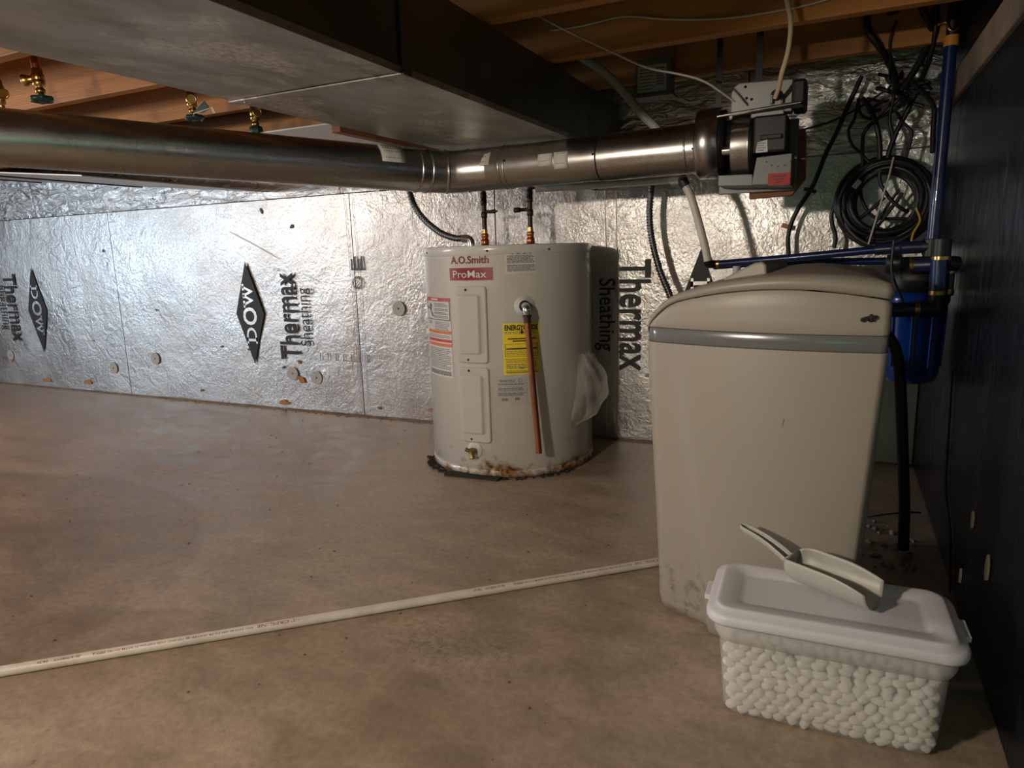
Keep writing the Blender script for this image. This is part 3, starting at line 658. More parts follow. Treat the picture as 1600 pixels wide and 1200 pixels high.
# ------------------------------------------------------------------ thin services overhead
tag(rebase(MB().tube(smooth_path([(-.98, 2.3, 1.53), (-.919, 2.3, 1.489), (-.829, 2.3, 1.436), (-.741, 2.3, 1.375), (-.666, 2.3, 1.297), (-.602, 2.3, 1.221), (-.56, 2.3, 1.178), (-.53, 2.3, 1.13), (-.52, 2.3, 1.06)], .015), .0135, 12).build('flexible_tube', 'pvc_grey'), (-.7, 2.3, 1.33)),
    'thick pale grey flexible tube curving down from the joists behind the round duct', 'tube')
tag(rebase(MB().tube(smooth_path([(-0.941, 1.92, 1.544), (-0.882, 1.92, 1.501), (-0.785, 1.92, 1.436), (-0.691, 1.92, 1.38), (-0.6, 1.92, 1.329), (-0.494, 1.92, 1.271), (-0.41, 1.92, 1.244), (-0.344, 1.939, 1.22), (-0.278, 2.016, 1.176)], .02), .003, 8).build('thermostat_wire', 'cable_white'), (-.6, 1.95, 1.3)),
    'thin grey wire slanting down from the ceiling to the blower box', 'wire')
tag(rebase(MB().tube(smooth_path([(-0.8, 2.003, 1.429), (-0.701, 2.003, 1.427), (-0.58, 2.003, 1.432), (-0.464, 2.003, 1.407), (-0.328, 2.003, 1.386), (-0.202, 2.003, 1.381), (-0.068, 2.003, 1.388), (0.125, 2.003, 1.426)], .02), .0028, 8).build('stapled_wire', 'cable_white'), (-.4, 2.0, 1.41)),
    'thin white wire stapled along the face of a joist', 'wire')
tag(rebase(MB().tube(smooth_path([(-1.00, 2.34, 1.020), (-.9, 2.34, 1.019), (-.759, 2.33, 1.016), (-.60, 2.33, 1.015), (-.50, 2.32, 1.016)], .03), .0125, 12).build('drain_pipe', 'pvc_grey'), (-.75, 2.35, 1.02)),
    'pale grey drain pipe running level under the round duct', 'pipe')
dh = thing('drain_hose', 'white plastic hose dropping from a black clamp to the blue pipe', 'hose', (-.42, 2.3, .74))
MB().tube(smooth_path([(-.512, 2.32, 1.016), (-.488, 2.31, 1.018), (-.473, 2.3, 1.012)], .01), .0185, 14).build('elbow_fitting', 'pvc_grey', dh)
MB().tube([(-.473, 2.3, 1.010), (-.462, 2.3, .990)], .0165, 14).build('clamp', 'black_rubber', dh)
MB().tube(smooth_path([(-.462, 2.3, .990), (-.444, 2.3, .955), (-.420, 2.3, .88), (-.395, 2.3, .79), (-.387, 2.3, .752)], .015), .0125, 14).build('hose_body', 'pvc_white', dh)
MB().tube(smooth_path([(-.387, 2.3, .758), (-.386, 2.31, .744), (-.372, 2.335, .741)], .006), .0135, 12).build('elbow_end', 'black_plastic', dh)

def flex(path, r, name, label, base, cap=None):
    P = smooth_path(path, .0035); R = [r * (1.08, 1.0, .82)[i % 3] for i in range(len(P))]
    if cap is None:
        return tag(rebase(MB().tube(P, R, 12).build(name, 'conduit_metal'), base), label, 'conduit')
    t = thing(name, label, 'conduit', base)
    MB().tube(P, R, 12).build('conduit_body', 'conduit_metal', t)
    MB().tube(cap, .0155, 14).build('end_connector', 'steel_bright', t); return t
flex([(-1.61, 2.40, 1.30), (-1.602, 2.42, 1.2), (-1.598, 2.43, 1.053), (-1.555, 2.43, .962), (-1.468, 2.42, .892), (-1.39, 2.41, .862), (-1.345, 2.41, .858)], .0125, 'flexible_conduit',
     'grey ribbed flexible conduit curving down onto the water heater', (-1.35, 2.41, .83), smooth_path([(-1.352, 2.41, .858), (-1.325, 2.41, .855), (-1.313, 2.41, .845), (-1.312, 2.41, .822)], .008))
flex([(-.645, 2.6, 1.12), (-.647, 2.6, 1.03), (-.654, 2.6, .934), (-.646, 2.6, .84), (-.615, 2.6, .721), (-.571, 2.6, .613), (-.54, 2.58, .5), (-.52, 2.5, .35), (-.5, 2.3, .2), (-.45, 2.1, .03)], .0125, 'flexible_conduit',
     'grey ribbed flexible conduit hanging down behind the water softener', (-.45, 2.1, .015))
tag(rebase(MB().tube([(-.297, 2.3, .20), (-.297, 2.3, .735)], .012, 12).build('riser_pipe', 'pvc_grey'), (-.297, 2.3, .2)), 'short grey riser pipe poking up behind the softener lid', 'pipe')

# ------------------------------------------------------------------ water heater
HC = V((-1.155, 2.41, 0)); HR = .317; HT = .825
wh = thing('water_heater', 'grey cylindrical electric water heater with yellow energy sticker and rusty foot', 'water heater', HC)
def cyl(phi, z, r=HR):
    a = math.radians(phi); return HC + V((r * math.sin(a), -r * math.cos(a), z))
MB().lathe([(HR - .002, .012), (HR, .014), (HR, .793), (HR + .001, .795)], HC, (0, 0, 1), 96).build('tank_jacket', 'heater_enamel', wh)
MB().lathe([(HR + .0005, .792), (HR + .002, .793), (HR + .002, .821), (HR - .001, .825), (HR - .02, .824), (0, .828)], HC, (0, 0, 1), 96).build('top_cap', 'heater_rim', wh)
MB().lathe([(HR - .004, .004), (HR + .002, .005), (HR + .002, .028), (HR - .001, .030), (HR - .001, .032)], HC, (0, 0, 1), 96).build('foot_ring', 'heater_enamel', wh)
for a in (-42, 13, 52, -75): MB().lathe([(.004, 0), (.003, .002), (0, .0025)], cyl(a, .806, HR + .002), cyl(a, 0, 1) - HC, 8).build('screw', 'dark_metal', wh)
def cpatch(a0, a1, z0, z1, r, nu=10, nv=2, corner=0.0, lift=0.0):
    return MB().grid(lambda u, v: cyl(a0 + (a1 - a0) * u, z0 + (z1 - z0) * v, r), nu, nv)
def cpanel(a0, a1, z0, z1, steps):
    """raised curved cover: steps = [(inset_deg, inset_z, radius)]; rounded corners"""
    s = MB(); rings = []
    for (ia, iz, r, rad) in steps:
        b0, b1, y0, y1 = a0 + ia, a1 - ia, z0 + iz, z1 - iz; ring = []
        radd = math.degrees(rad / HR)
        for (ca, cz, q) in ((b1 - radd, y1 - rad, 0), (b0 + radd, y1 - rad, 1), (b0 + radd, y0 + rad, 2), (b1 - radd, y0 + rad, 3)):
            for t in range(5):
                an = math.radians(90 * q + 22.5 * t); ring.append(cyl(ca + radd * math.cos(an), cz + rad * math.sin(an), r))
        # extra points along top and bottom so that they follow the curve
        def dense(ring):
            out = []
            for i in range(len(ring)):
                p, q2 = ring[i], ring[(i + 1) % len(ring)]; out.append(p)
                if (p - q2).length > .05 and abs(p.z - q2.z) < .01:
                    pa = math.degrees(math.atan2(p.x - HC.x, -(p.y - HC.y))); qa = math.degrees(math.atan2(q2.x - HC.x, -(q2.y - HC.y)))
                    for t in range(1, 6): out.append(cyl(pa + (qa - pa) * t / 6, p.z, r))
            return out
        rings.append(dense(ring))
    s.loft(rings, cap0=False, cap1=False)
    # curved cap
    ia, iz, r, rad = steps[-1]; last = rings[-1]; n = len(last)
    top = [p for p in last[:]]
    c_a, c_z = (a0 + a1) / 2, (z0 + z1) / 2
    s.add(last, [tuple(range(n))], True)
    return s
for (z0, z1) in ((.420, .688), (.131, .405)):
    ap = cpanel(-10.2, 11.6, z0, z1, [(0, 0, HR - .001, .012), (0, 0, HR + .005, .012), (.5, .003, HR + .0075, .011), (1.2, .006, HR + .0075, .010)]).build('access_panel', 'heater_panel', wh)
    cpanel(-8.6, 7.4, z0 + .030, z1 - .028, [(0, 0, HR + .0070, .010), (.9, .005, HR + .0125, .008), (1.6, .009, HR + .0130, .006)]).build('raised_field', 'heater_panel', ap)
    for z in (z0 + .012, z1 - .012): MB().lathe([(.0045, 0), (.0035, .0015), (0, .002)], cyl(-2, z, HR + .0072), (0, -1, 0), 10).build('screw', 'dark_metal', ap)
# stickers
def sticker(name, a0, a1, z0, z1, m, par=None, r=HR + .0012): return cpatch(a0, a1, z0, z1, r).build(name, m, par or wh)
def bars(par, rows, m, r=HR + .0020, name='fine_print'):
    s = MB()
    for (a0, a1, z, h) in rows: s.grid(lambda u, v: cyl(a0 + (a1 - a0) * u, z - h / 2 + h * v, r), max(1, int(abs(a1 - a0) / 4)), 1)
    return s.build(name, m, par, kind='stuff' if len(rows) > 1 else None)
def fine(a0, a1, ztop, n, dz, h=.0025, seed=0):
    rnd = random.Random(seed); out = []
    for i in range(n):
        z = ztop - dz * i; a = a0
        while a < a1 - .6:
            b = min(a1, a + rnd.uniform(.8, 3.0)); out.append((a, b, z, h)); a = b + .4
        if rnd.random() < .3 and out: out.pop()
    return out
def clettering(par, string, a0, a1, z0, z1, m, bold=0.0, r=HR + .0022, name='lettering', shear=0.0):
    s = MB(); put_text(s, string, lambda u, v: cyl(a0 + (a1 - a0) * u, z0 + (z1 - z0) * v, r), bold, shear); return s.build(name, m, par)
clettering(wh, 'A.O.Smith', -13.0, 13.8, .765, .791, 'ink_red', .022, HR + .0012)
pm = sticker('brand_plate', -14.5, 16.0, .708, .751, 'sticker_red')
clettering(pm, 'ProMax', -11.6, 12.2, .717, .742, 'sticker_white', .010)
bars(pm, [(-14.0 + .6 * i, 15.5 - .6 * i, .7095 + .0006 * i, .0004) for i in range(5)] + [(-14.0 + .6 * i, 15.5 - .6 * i, .7495 - .0006 * i, .0004) for i in range(5)], 'sticker_crimson', name='swirl_lines')
s1 = sticker('instruction_label', 23.6, 43.1, .727, .799, 'sticker_white')
bars(s1, fine(25, 42, .787, 7, .0038, .0022, 1) + fine(25, 42, .756, 6, .0038, .0022, 2) + [(28, 40, .794, .003)], 'ink_grey')
s2 = sticker('warning_label', -47.5, -15.5, .358, .646, 'sticker_white')
bars(s2, [(-47.5, -15.5, .640, .012)], 'sticker_crimson', name='danger_band'); bars(s2, [(-38, -28, .640, .006)], 'sticker_white', HR + .0028, 'band_text')
bars(s2, [(-46.8, -16.0, .567, .003), (-46.8, -16, .633, .001)] , 'ink_grey', name='picture_frame'); bars(s2, [(-16.6, -15.9, .600, .066), (-47.2, -46.6, .6, .066)], 'ink_grey', name='picture_frame')
bars(s2, fine(-34, -18, .625, 3, .005, .0025, 3) + fine(-34, -18, .606, 2, .005, .0025, 4) + fine(-34, -18, .593, 2, .005, .0025, 5) + fine(-34, -18, .580, 2, .005, .0025, 6), 'ink_grey')
sm = MB()
for poly in ([(-42, .620), (-39, .625), (-37, .615), (-40, .610)], [(-46, .612), (-43, .614), (-43, .604), (-46, .602)], [(-43, .608), (-38, .612), (-39, .600), (-36, .585), (-33.5, .574), (-38, .580), (-40, .597)]):
    sm.add([cyl(a, z, HR + .0022) for a, z in poly], [tuple(range(len(poly)))])
sm.build('warning_picture', 'ink_grey', s2)
bars(s2, fine(-45, -38, .558, 2, .006, .0025, 7) + fine(-34, -17, .558, 6, .0055, .0022, 8), 'ink_grey')
bars(s2, [(-47, -15.6, .522, .011), (-47.4, -15.6, .476, .011)], 'sticker_orange', name='caution_band'); bars(s2, [(-47.2, -15.6, .492, .010)], 'sticker_crimson', name='danger_band')
bars(s2, fine(-46, -17, .510, 2, .006, .0022, 9) + fine(-46, -17, .461, 12, .0065, .0024, 10) + fine(-46, -17, .378, 3, .0055, .004, 11), 'ink_grey')
s3 = sticker('energy_label', 20.9, 44.2, .379, .559, 'sticker_yellow')
es = clettering(s3, 'ENERGYGUIDE', 22.2, 43.2, .534, .553, 'print_ink', .035)
bars(s3, [(24, 42, .505, .004), (27, 39, .497, .004), (23, 42.5, .470, .005), (22.2, 43, .4865, .001), (22.2, 43, .443, .001), (22.2, 43, .434, .0012), (22.2, 43, .386, .0012)], 'print_ink')
bars(s3, [(22.2, 22.5, .465, .044), (42.7, 43, .465, .044)], 'print_ink', name='print_frame')
bars(s3, fine(22, 42, .528, 2, .005, .002, 12) + fine(23, 42, .461, 3, .006, .002, 13) + fine(22.5, 42, .428, 2, .005, .002, 14) + fine(22.5, 42, .415, 3, .006, .003, 15) + fine(22.5, 42, .393, 2, .005, .002, 16) + [(31, 34, .402, .005)], 'ink_grey')
sa = MB(); sa.add([cyl(a, z, HR + .0023) for a, z in ((32.3, .536), (33.6, .536), (33.6, .529), (34.6, .529), (32.95, .520), (31.3, .529), (32.3, .529))], [tuple(range(7))]); sa.build('arrow', 'print_ink', s3)
s4 = sticker('rating_plate', 16.3, 35.3, .276, .367, 'sticker_grey')
bars(s4, fine(18, 28, .360, 2, .005, .0025, 17) + fine(17, 34.5, .345, 1, .01, .003, 18) + fine(17, 34.5, .331, 2, .0055, .003, 19) + fine(17, 34.5, .313, 2, .0055, .003, 20) + [(16.6, 35, .349, .0007), (16.6, 35, .338, .0007), (16.6, 35, .321, .0007), (16.6, 35, .304, .0007)], 'ink_grey')
bars(s4, [(19.2 + .7 * i, 19.5 + .7 * i, .291, .009) for i in range(6)] + [(27.6 + .6 * i, 27.9 + .6 * i, .293, .009) for i in range(5)], 'print_ink', name='barcode')
ul = MB()
for k_ in range(16):
    a, b = k_ * math.pi / 8, (k_ + 1) * math.pi / 8
    ul.add([cyl(31 + 1.25 * math.cos(t), .3585 + .0066 * math.sin(t) * q, HR + .0022) if q == 1 else cyl(31 + 1.0 * math.cos(t), .3585 + .0053 * math.sin(t), HR + .0022) for t, q in ((a, 1), (b, 1), (b, 0), (a, 0))], [(0, 1, 2, 3)])
ul.build('listing_mark', 'ink_grey', s4)
# relief valve with copper discharge pipe
n0 = (cyl(35.0, 0, 1) - HC).normalized(); t0 = cyl(35.0, .617)
tp = MB().lathe([(.036, 0), (.035, .0015), (.018, .002), (.018, .0025)], t0, n0, 28).build('relief_valve', 'escutcheon', wh)
MB().lathe([(.019, .002), (.0185, .0035), (.0, .0035)], t0, n0, 20).build('gasket', 'dark_metal', tp)
e0 = t0 + n0 * .036
MB().tube(smooth_path([t0, t0 + n0 * .024, e0 + V((0, 0, -.008)), e0 + V((.002, 0, -.028))], .004), .0135, 16).build('valve_elbow', 'steel_bright', tp)
MB().lathe([(.0155, 0), (.0155, .008), (.0135, .009)], e0 + V((.002, 0, -.036)), (0, 0, 1), 16).build('valve_collar', 'copper_dark', tp)
MB().tube([e0 + V((.002, 0, -.030)), e0 + V((.0025, 0, -.055))], .0128, 16).build('pipe_coupling', 'copper_dark', tp)
pe = V((-.917, 2.118, .106))
MB().tube([e0 + V((.0022, 0, -.050)), pe], .0112, 18).build('discharge_pipe', 'copper', tp)
# drain valve
nd = (cyl(-.7, 0, 1) - HC).normalized(); d0 = cyl(-.7, .100)
dv = MB().lathe([(.031, 0), (.030, .002), (.014, .0025)], d0, nd, 28).build('drain_valve', 'escutcheon', wh)
MB().lathe([(.010, 0), (.012, .012), (.014, .014), (.014, .024), (.011, .026)], d0, nd, 14).build('valve_body', 'brass_old', dv)
MB().tube(smooth_path([d0 + nd * .020, d0 + nd * .028 + V((.004, 0, -.008)), d0 + nd * .034 + V((.008, 0, -.022))], .004), .0105, 14).build('spout', 'brass_old', dv)
MB().tube([d0 + nd * .022, d0 + nd * .030 + V((-.022, 0, .010))], [.006, .0075], 10).build('stem', 'brass_old', dv)
# feed pipes on top
def feed(x, label, stub, y=2.50):
    t = thing('supply_pipe', label, 'pipe', (x, y, HT)); X = V((x, y, 0))
    MB().lathe([(.030, .826), (.028, .830), (.012, .831)], X, (0, 0, 1), 20).build('floor_flange', 'dark_metal', t)
    MB().lathe([(.013, .830), (.0165, .834), (.0165, .850), (.0135, .853), (.0135, .862), (.0155, .864), (.0155, .872), (.012, .876)], X, (0, 0, 1), 18).build('union_fitting', 'copper_orange', t)
    MB().tube([X + V((0, 0, .872)), X + V((0, 0, .892))], .0115, 14).build('nipple', 'brass', t)
    MB().tube([X + V((0, 0, .888)), X + V((0, 0, 1.047 if stub < 0 else 1.30))], .0098, 14).build('riser', 'copper_dark', t)
    for z in (.935, .985, 1.01): MB().lathe([(.0098, 0), (.0125, .003), (.0125, .022), (.0098, .025)], X + V((0, 0, z)), (0, 0, 1), 14).build('solder_coupling', 'copper_dark', t)
    if stub > 0:
        MB().tube([X + V((0, 0, .960)), X + V((.030, 0, .960)), X + V((.046, 0, .960)), X + V((.062, 0, .960))], [.0065, .0065, .0085, .001], 12).build('capped_stub', 'copper_dark', t)
    else:
        MB().tube([X + V((0, 0, .960)), X + V((-.042, 0, .960)), X + V((-.042, 0, .960)), X + V((-.066, 0, .960))], [.007, .007, .0098, .0098], 12).build('capped_stub', 'copper_dark', t)
        MB().tube(smooth_path([X + V((0, 0, 1.035)), X + V((.004, 0, 1.040)), X + V((.02, 0, 1.044)), X + V((.05, 0, 1.044))], .006), .0105, 14).build('top_elbow', 'copper_dark', t)
        vb = MB().lathe([(.012, 0), (.014, .01), (.014, .05), (.012, .06)], X + V((.045, 0, 1.042)), (1, 0, 0), 14).build('shutoff_body', 'brass_old', t)
        MB().obox(X + V((.080, -.018, 1.040)), (1, 0, .12), (0, 1, 0), (-.12, 0, 1), (.045, .012, .006)).build('lever_handle', 'yellow_plastic', vb, bevel=.003)
        MB().tube([X + V((.10, 0, 1.042)), X + V((.15, .01, 1.042)), X + V((.19, .06, 1.042)), X + V((.19, .235, 1.042))], .0098, 12).build('branch_pipe', 'copper_dark', t)
feed(-1.297, 'dark copper supply pipe with pointed stub on the heater, nearer the conduit', 1)
feed(-1.097, 'dark copper supply pipe with yellow lever handle rising from the heater', -1)
# crumbs and a shim at the foot
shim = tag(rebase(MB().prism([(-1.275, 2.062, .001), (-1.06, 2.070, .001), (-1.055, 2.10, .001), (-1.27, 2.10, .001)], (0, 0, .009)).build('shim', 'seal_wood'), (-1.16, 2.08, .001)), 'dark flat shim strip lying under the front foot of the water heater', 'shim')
cr = MB()
for i in range(170):
    a = random.choice([random.uniform(-62, -18), random.uniform(-18, 70)]); r = HR + random.uniform(.004, .030) * (1.2 if a < -18 else .7)
    p = cyl(a, 0, r); sz = random.uniform(.0025, .0075)
    cr.lathe([(0, 0), (sz, sz * .3), (sz * .7, sz), (0, sz * 1.2)], V((p.x, p.y, .0005)), (random.uniform(-.3, .3), random.uniform(-.3, .3), 1), 5, smooth=False)
cro = cr.build('rust_crumbs', 'seal_wood', kind='stuff'); tag(cro, 'dark rust crumbs scattered around the foot of the water heater', 'debris')

# film of plastic wrap hanging at the heater's side
def film(u, v):
    z = .43 - .265 * v
    xl = -.842 - .018 * v
    xr = [(-.802, 0), (-.742, .36), (-.736, .52), (-.772, .83), (-.848, 1.0)]
    for (a, va), (b, vb) in zip(xr, xr[1:]):
        if va <= v <= vb: e = a + (b - a) * (v - va) / (vb - va); break
    p = V((xl + (e - xl) * u, 2.305 + .05 * u + .02 * math.sin(u * 7 + v * 5), z))
    p += V((noise.noise(V((u * 5, v * 6, 1))) * .5, noise.noise(V((u * 5, v * 6, 7))), noise.noise(V((u * 4, v * 5, 3))) * .5)) * .018 * min(1, u * 3)
    return p
tag(rebase(MB().grid(film, 14, 18, smooth=False).build('plastic_wrap', 'plastic_film', solid=.0004), (-.83, 2.3, .17)), 'crumpled clear plastic wrap hanging off the side of the water heater', 'plastic wrap')

# ------------------------------------------------------------------ water softener
TH = math.radians(10); SD = V((math.cos(TH), -math.sin(TH), 0)); SI = V((math.sin(TH), math.cos(TH), 0)); S0 = V((-.332, 1.419, 0))
sf = thing('water_softener', 'tall cream plastic water softener cabinet with grey stripe and arched lid', 'water softener', S0 + SD * .2 + SI * .2)
def lerp(a, b, t): return a + (b - a) * t
def uL(z): return -.004 - .034 * min(1, max(0, z / .55)) ** 1.2
def uR(z): return .392 + .030 * min(1, max(0, z / .6))
SDEP = .43
def sring(zf, off=0.0, n=30, bulge=True):
    """closed ring at nominal height fn zf(u) ; off pushes the surface outwards"""
    P = []
    z0 = zf(.2); L0, R0 = uL(z0) - off, uR(z0) + off; rc = .034; rq = .012
    def vfront(u):
        s = (u - L0) / (R0 - L0); s = min(1, max(0, s))
        v = -.030 * (1 - (2 * s - 1) ** 2) - off
        z = zf(u)
        ub = .035 + .085 * max(0, 1 - z / .56) ** 1.0
        k = max(0, 1 - z / .60)
        t = min(1, max(0, (u - ub) / .018)); t = t * t * (3 - 2 * t)
        return v - .030 * k * t
    # left rounded corner, front, right corner, right side, back, left side
    for i in range(7):
        a = math.pi / 2 * i / 6; u = L0 + rc - rc * math.cos(a); P.append((u, vfront(L0 + rc) * math.sin(a) ** 2 + rc * (1 - math.sin(a))))
    for i in range(1, n):
        u = lerp(L0 + rc, R0 - rq, i / n); P.append((u, vfront(u)))
    for i in range(7):
        a = math.pi / 2 * (1 - i / 6); u = R0 - rq + rq * math.cos(a); P.append((u, vfront(R0 - rq) * math.sin(a) ** 2 + rq * (1 - math.sin(a))))
    for i in range(1, 6): P.append((R0 - .08 * i / 6, lerp(rq, SDEP - .03, i / 6)))
    R0 -= .08
    P += [(R0 - .01, SDEP - .008), (R0 - .03, SDEP)]
    for i in range(1, 8): P.append((lerp(R0 - .03, L0 + .03, i / 8), SDEP))
    P += [(L0 + .03, SDEP), (L0 + .01, SDEP - .008)]
    for i in range(1, 6): P.append((L0, lerp(SDEP - .03, rc, i / 6)))
    return [S0 + SD * u + SI * v + V((0, 0, zf(u))) for u, v in P]
def arch(u): 
    return .716 - .62 * (u - .245) ** 2 - (6.5 * max(0, .045 - u) ** 2 + 0 * u)
zs = [.004, .012, .03, .06, .1, .15, .2, .26, .32, .38, .44, .5, .56, .606]
rings = [sring(lambda u, z=z: z, off=(-.012 if z < .006 else (-.004 if z < .02 else 0))) for z in zs]
MB().loft(rings, cap1=True).build('brine_tank', 'softener_plastic', sf)
MB().loft([sring(lambda u, z=z: z, off=o_) for z, o_ in ((.6065, -.003), (.608, -.0015), (.634, -.0015), (.636, -.003))]).build('grey_stripe', 'softener_stripe', sf)
def zmix(t): return lambda u: lerp(.637, arch(u), t)
MB().loft([sring(zmix(t), off=o_) for t, o_ in ((0, -.002), (.04, 0), (.3, 0), (.6, 0), (.9, 0), (1.0, -.004))]).build('upper_shell', 'softener_plastic', sf)
# lid: lip then a shallow dome
def lidz(dz): return lambda u: arch(u) + dz * (1 + .9 * max(0, u) / .42)
lr = [sring(lidz(.0015), off=-.006), sring(lidz(.002), off=.001), sring(lidz(.010), off=.002), sring(lidz(.016), off=-.002)]
for k_ in range(1, 6):
    f = k_ / 6.0; base = sring(lidz(.016 + .012 * math.sin(f * math.pi / 2)), off=-.002)
    c = S0 + SD * .195 + SI * .215
    rr = []
    for p in base:
        q = V((lerp(p.x, c.x, f), lerp(p.y, c.y, f), 0)); u = (q - S0).dot(SD)
        rr.append(V((q.x, q.y, arch(u) + (.016 + .012 * math.sin(f * math.pi / 2)) * (1 + .9 * max(0, u) / .42))))
    lr.append(rr)
lidm = MB().loft(lr).build('lid', 'softener_lid', sf)
MB().tube(smooth_path([S0 + SD * u_ - SI * .0335 + V((0, 0, z_)) for u_, z_ in ((.262, .478), (.258, .455), (.250, .440))], .01), .0008, 5).build('scuff_mark', 'ink_grey', sf)
# raised latch hump and the joint line
MB().prism([S0 + SD * u_ + SI * .035 + V((0, 0, arch(u_) + h_)) for u_, h_ in ((.110, .010), (.120, .030), (.150, .042), (.178, .052), (.192, .053), (.200, .046), (.203, .010))], SI * .16).build('latch_hump', 'softener_lid', lidm, bevel=.004)
MB().obox(S0 + SD * .202 + SI * (-.019) + V((0, 0, arch(.202) + .009)), SD, SI, (0, 0, 1), (.0006, .004, .008)).build('joint_line', 'ink_grey', lidm)
MB().obox(S0 + SD * .014 + SI * (.001) + V((0, 0, arch(.014) + .010)), (SD + V((0, 0, -.6))).normalized(), SI, V((0, 0, 1)) + SD * .6, (.0006, .004, .008)).build('joint_line', 'ink_grey', lidm)
sp = MB(); pc = S0 + SD * .390 - SI * .009 + V((0, 0, .668))
for i in range(26):
    sp.lathe([(0, -.002), (random.uniform(.0015, .004), 0), (0, .003)], pc + SD * random.uniform(-.013, .010) + V((0, 0, random.uniform(-.005, .005))) - SI * random.uniform(0.0, .006), -SI, 5, smooth=False)
tag(rebase(sp.build('dead_bug', 'seal_wood'), pc), 'small brown dead bug stuck high on the softener front near its edge', 'bug')

# ------------------------------------------------------------------ salt tub with lid
TA = math.radians(2.0); TX = V((math.cos(TA), math.sin(TA), 0)); TY = V((-math.sin(TA), math.cos(TA), 0)); T0 = V((.014, 1.195, 0))
tub = thing('salt_tub', 'translucent plastic tub of white salt pellets with white lid', 'tub', T0)
def rrect(hx, hy, r, z, n=6, cx=0.0, cy=0.0):
    P = []
    for (sx, sy, q) in ((1, 1, 0), (-1, 1, 1), (-1, -1, 2), (1, -1, 3)):
        for t in range(n + 1):
            a = math.pi / 2 * (q + t / n); P.append(T0 + TX * (cx + sx * (hx - r) + r * math.cos(a)) + TY * (cy + sy * (hy - r) + r * math.sin(a)) + V((0, 0, z)))
    return P
def hx(z): return lerp(.161, .172, z / .17)
def hy(z): return lerp(.082, .094, z / .17)
MB().loft([rrect(hx(0) - .012, hy(0) - .012, .022, .002), rrect(hx(0) - .003, hy(0) - .003, .026, .006), rrect(hx(.01), hy(.01), .027, .014), rrect(hx(.08), hy(.08), .028, .08), rrect(hx(.145), hy(.145), .029, .145)], cap1=False).build('tub_wall', 'tub_clear', tub, solid=.0016)
MB().loft([rrect(hx(.145), hy(.145), .029, .145), rrect(hx(.15) + .004, hy(.15) + .004, .032, .149), rrect(hx(.15) + .008, hy(.15) + .007, .034, .158), rrect(hx(.15) + .009, hy(.15) + .008, .034, .184)], cap0=False, cap1=False).build('tub_collar', 'tub_collar', tub, solid=.0016)
LX, LY = .193, .106
lidr = [rrect(LX - .012, LY - .012, .030, .176), rrect(LX - .002, LY - .002, .036, .178), rrect(LX, LY, .038, .182), rrect(LX, LY, .038, .191), rrect(LX - .004, LY - .004, .036, .1975), rrect(LX - .012, LY - .012, .030, .1985), rrect(LX - .015, LY - .015, .028, .2035), rrect(LX - .018, LY - .018, .026, .2055), rrect(LX - .022, LY - .022, .024, .2045), rrect(LX - .044, LY - .042, .016, .2045), rrect(LX - .050, LY - .048, .014, .1995), rrect(LX - .058, LY - .055, .010, .1985)]
tl = MB().loft(lidr, cap0=True, cap1=True).build('tub_lid', 'lid_plastic', tub)
for sx in (-1, 1): MB().obox(T0 + TX * sx * (LX + .003) + V((0, 0, .186)), TX, TY, (0, 0, 1), (.006, .028, .005)).build('lid_tab', 'lid_plastic', tl, bevel=.002)

# salt pellets: those against the clear front are single things, the rest one heap
def pellet_mesh(seed):
    bm = bmesh.new(); bmesh.ops.create_icosphere(bm, subdivisions=2, radius=1.0); rnd = random.Random(seed)
    for v in bm.verts:
        p = v.co.copy(); q = V((abs(p.x) ** .75 * (1 if p.x > 0 else -1), abs(p.y) ** .75 * (1 if p.y > 0 else -1), p.z))
        v.co = q * (1 + .10 * noise.noise(p * 1.3 + V((seed * 3.1, 0, 0))))
    me = bpy.data.meshes.new('salt_pellet'); bm.to_mesh(me); bm.free(); me.materials.append(MATS['salt'])
    for p in me.polygons: p.use_smooth = True
    return me
PM = [pellet_mesh(i) for i in range(5)]
from mathutils import Euler
rowz = []; z = .0125
cnt = 0; heap = MB()
ro = 0
while z < .150:
    x = -hx(z) + .0155 + (.0085 if ro % 2 else 0)
    while x < hx(z) - .012:
        zz = z + random.uniform(-.0025, .0025)
        y = -(hy(zz)) + .0085 + random.uniform(0, .0015)
        if abs(x) > hx(z) - .030: y += (.030 - (hx(z) - abs(x))) * .45
        if z < .018: y += .003
        lim = .150 + .006 * math.sin(x * 31) 
        if zz < lim - .006:
            o = bpy.data.objects.new('salt_pellet', PM[cnt % 5]); col.objects.link(o)
            o.location = T0 + TX * x + TY * y + V((0, 0, zz))
            sxx = random.uniform(.0100, .0128); syy = random.uniform(.0070, .0080)
            o.scale = (sxx, syy, random.uniform(.0076, .0092)); o.rotation_euler = (random.uniform(-.3, .3), random.uniform(-1.3, 1.3), TA + random.uniform(-.25, .25))
            tag(o, 'white salt pellet pressed against the clear front of the tub', 'salt pellet', 'salt pellets against the tub front'); cnt += 1
        x += random.uniform(.0180, .0215)
    z += .0138; ro += 1
ico = [v.co.copy() for v in PM[0].vertices]; icf = [tuple(p.vertices) for p in PM[0].polygons]
bmk = bmesh.new(); bmesh.ops.create_icosphere(bmk, subdivisions=1, radius=1.0); icv = [v.co.copy() for v in bmk.verts]; icF = [tuple(v.index for v in f.verts) for f in bmk.faces]; bmk.free()
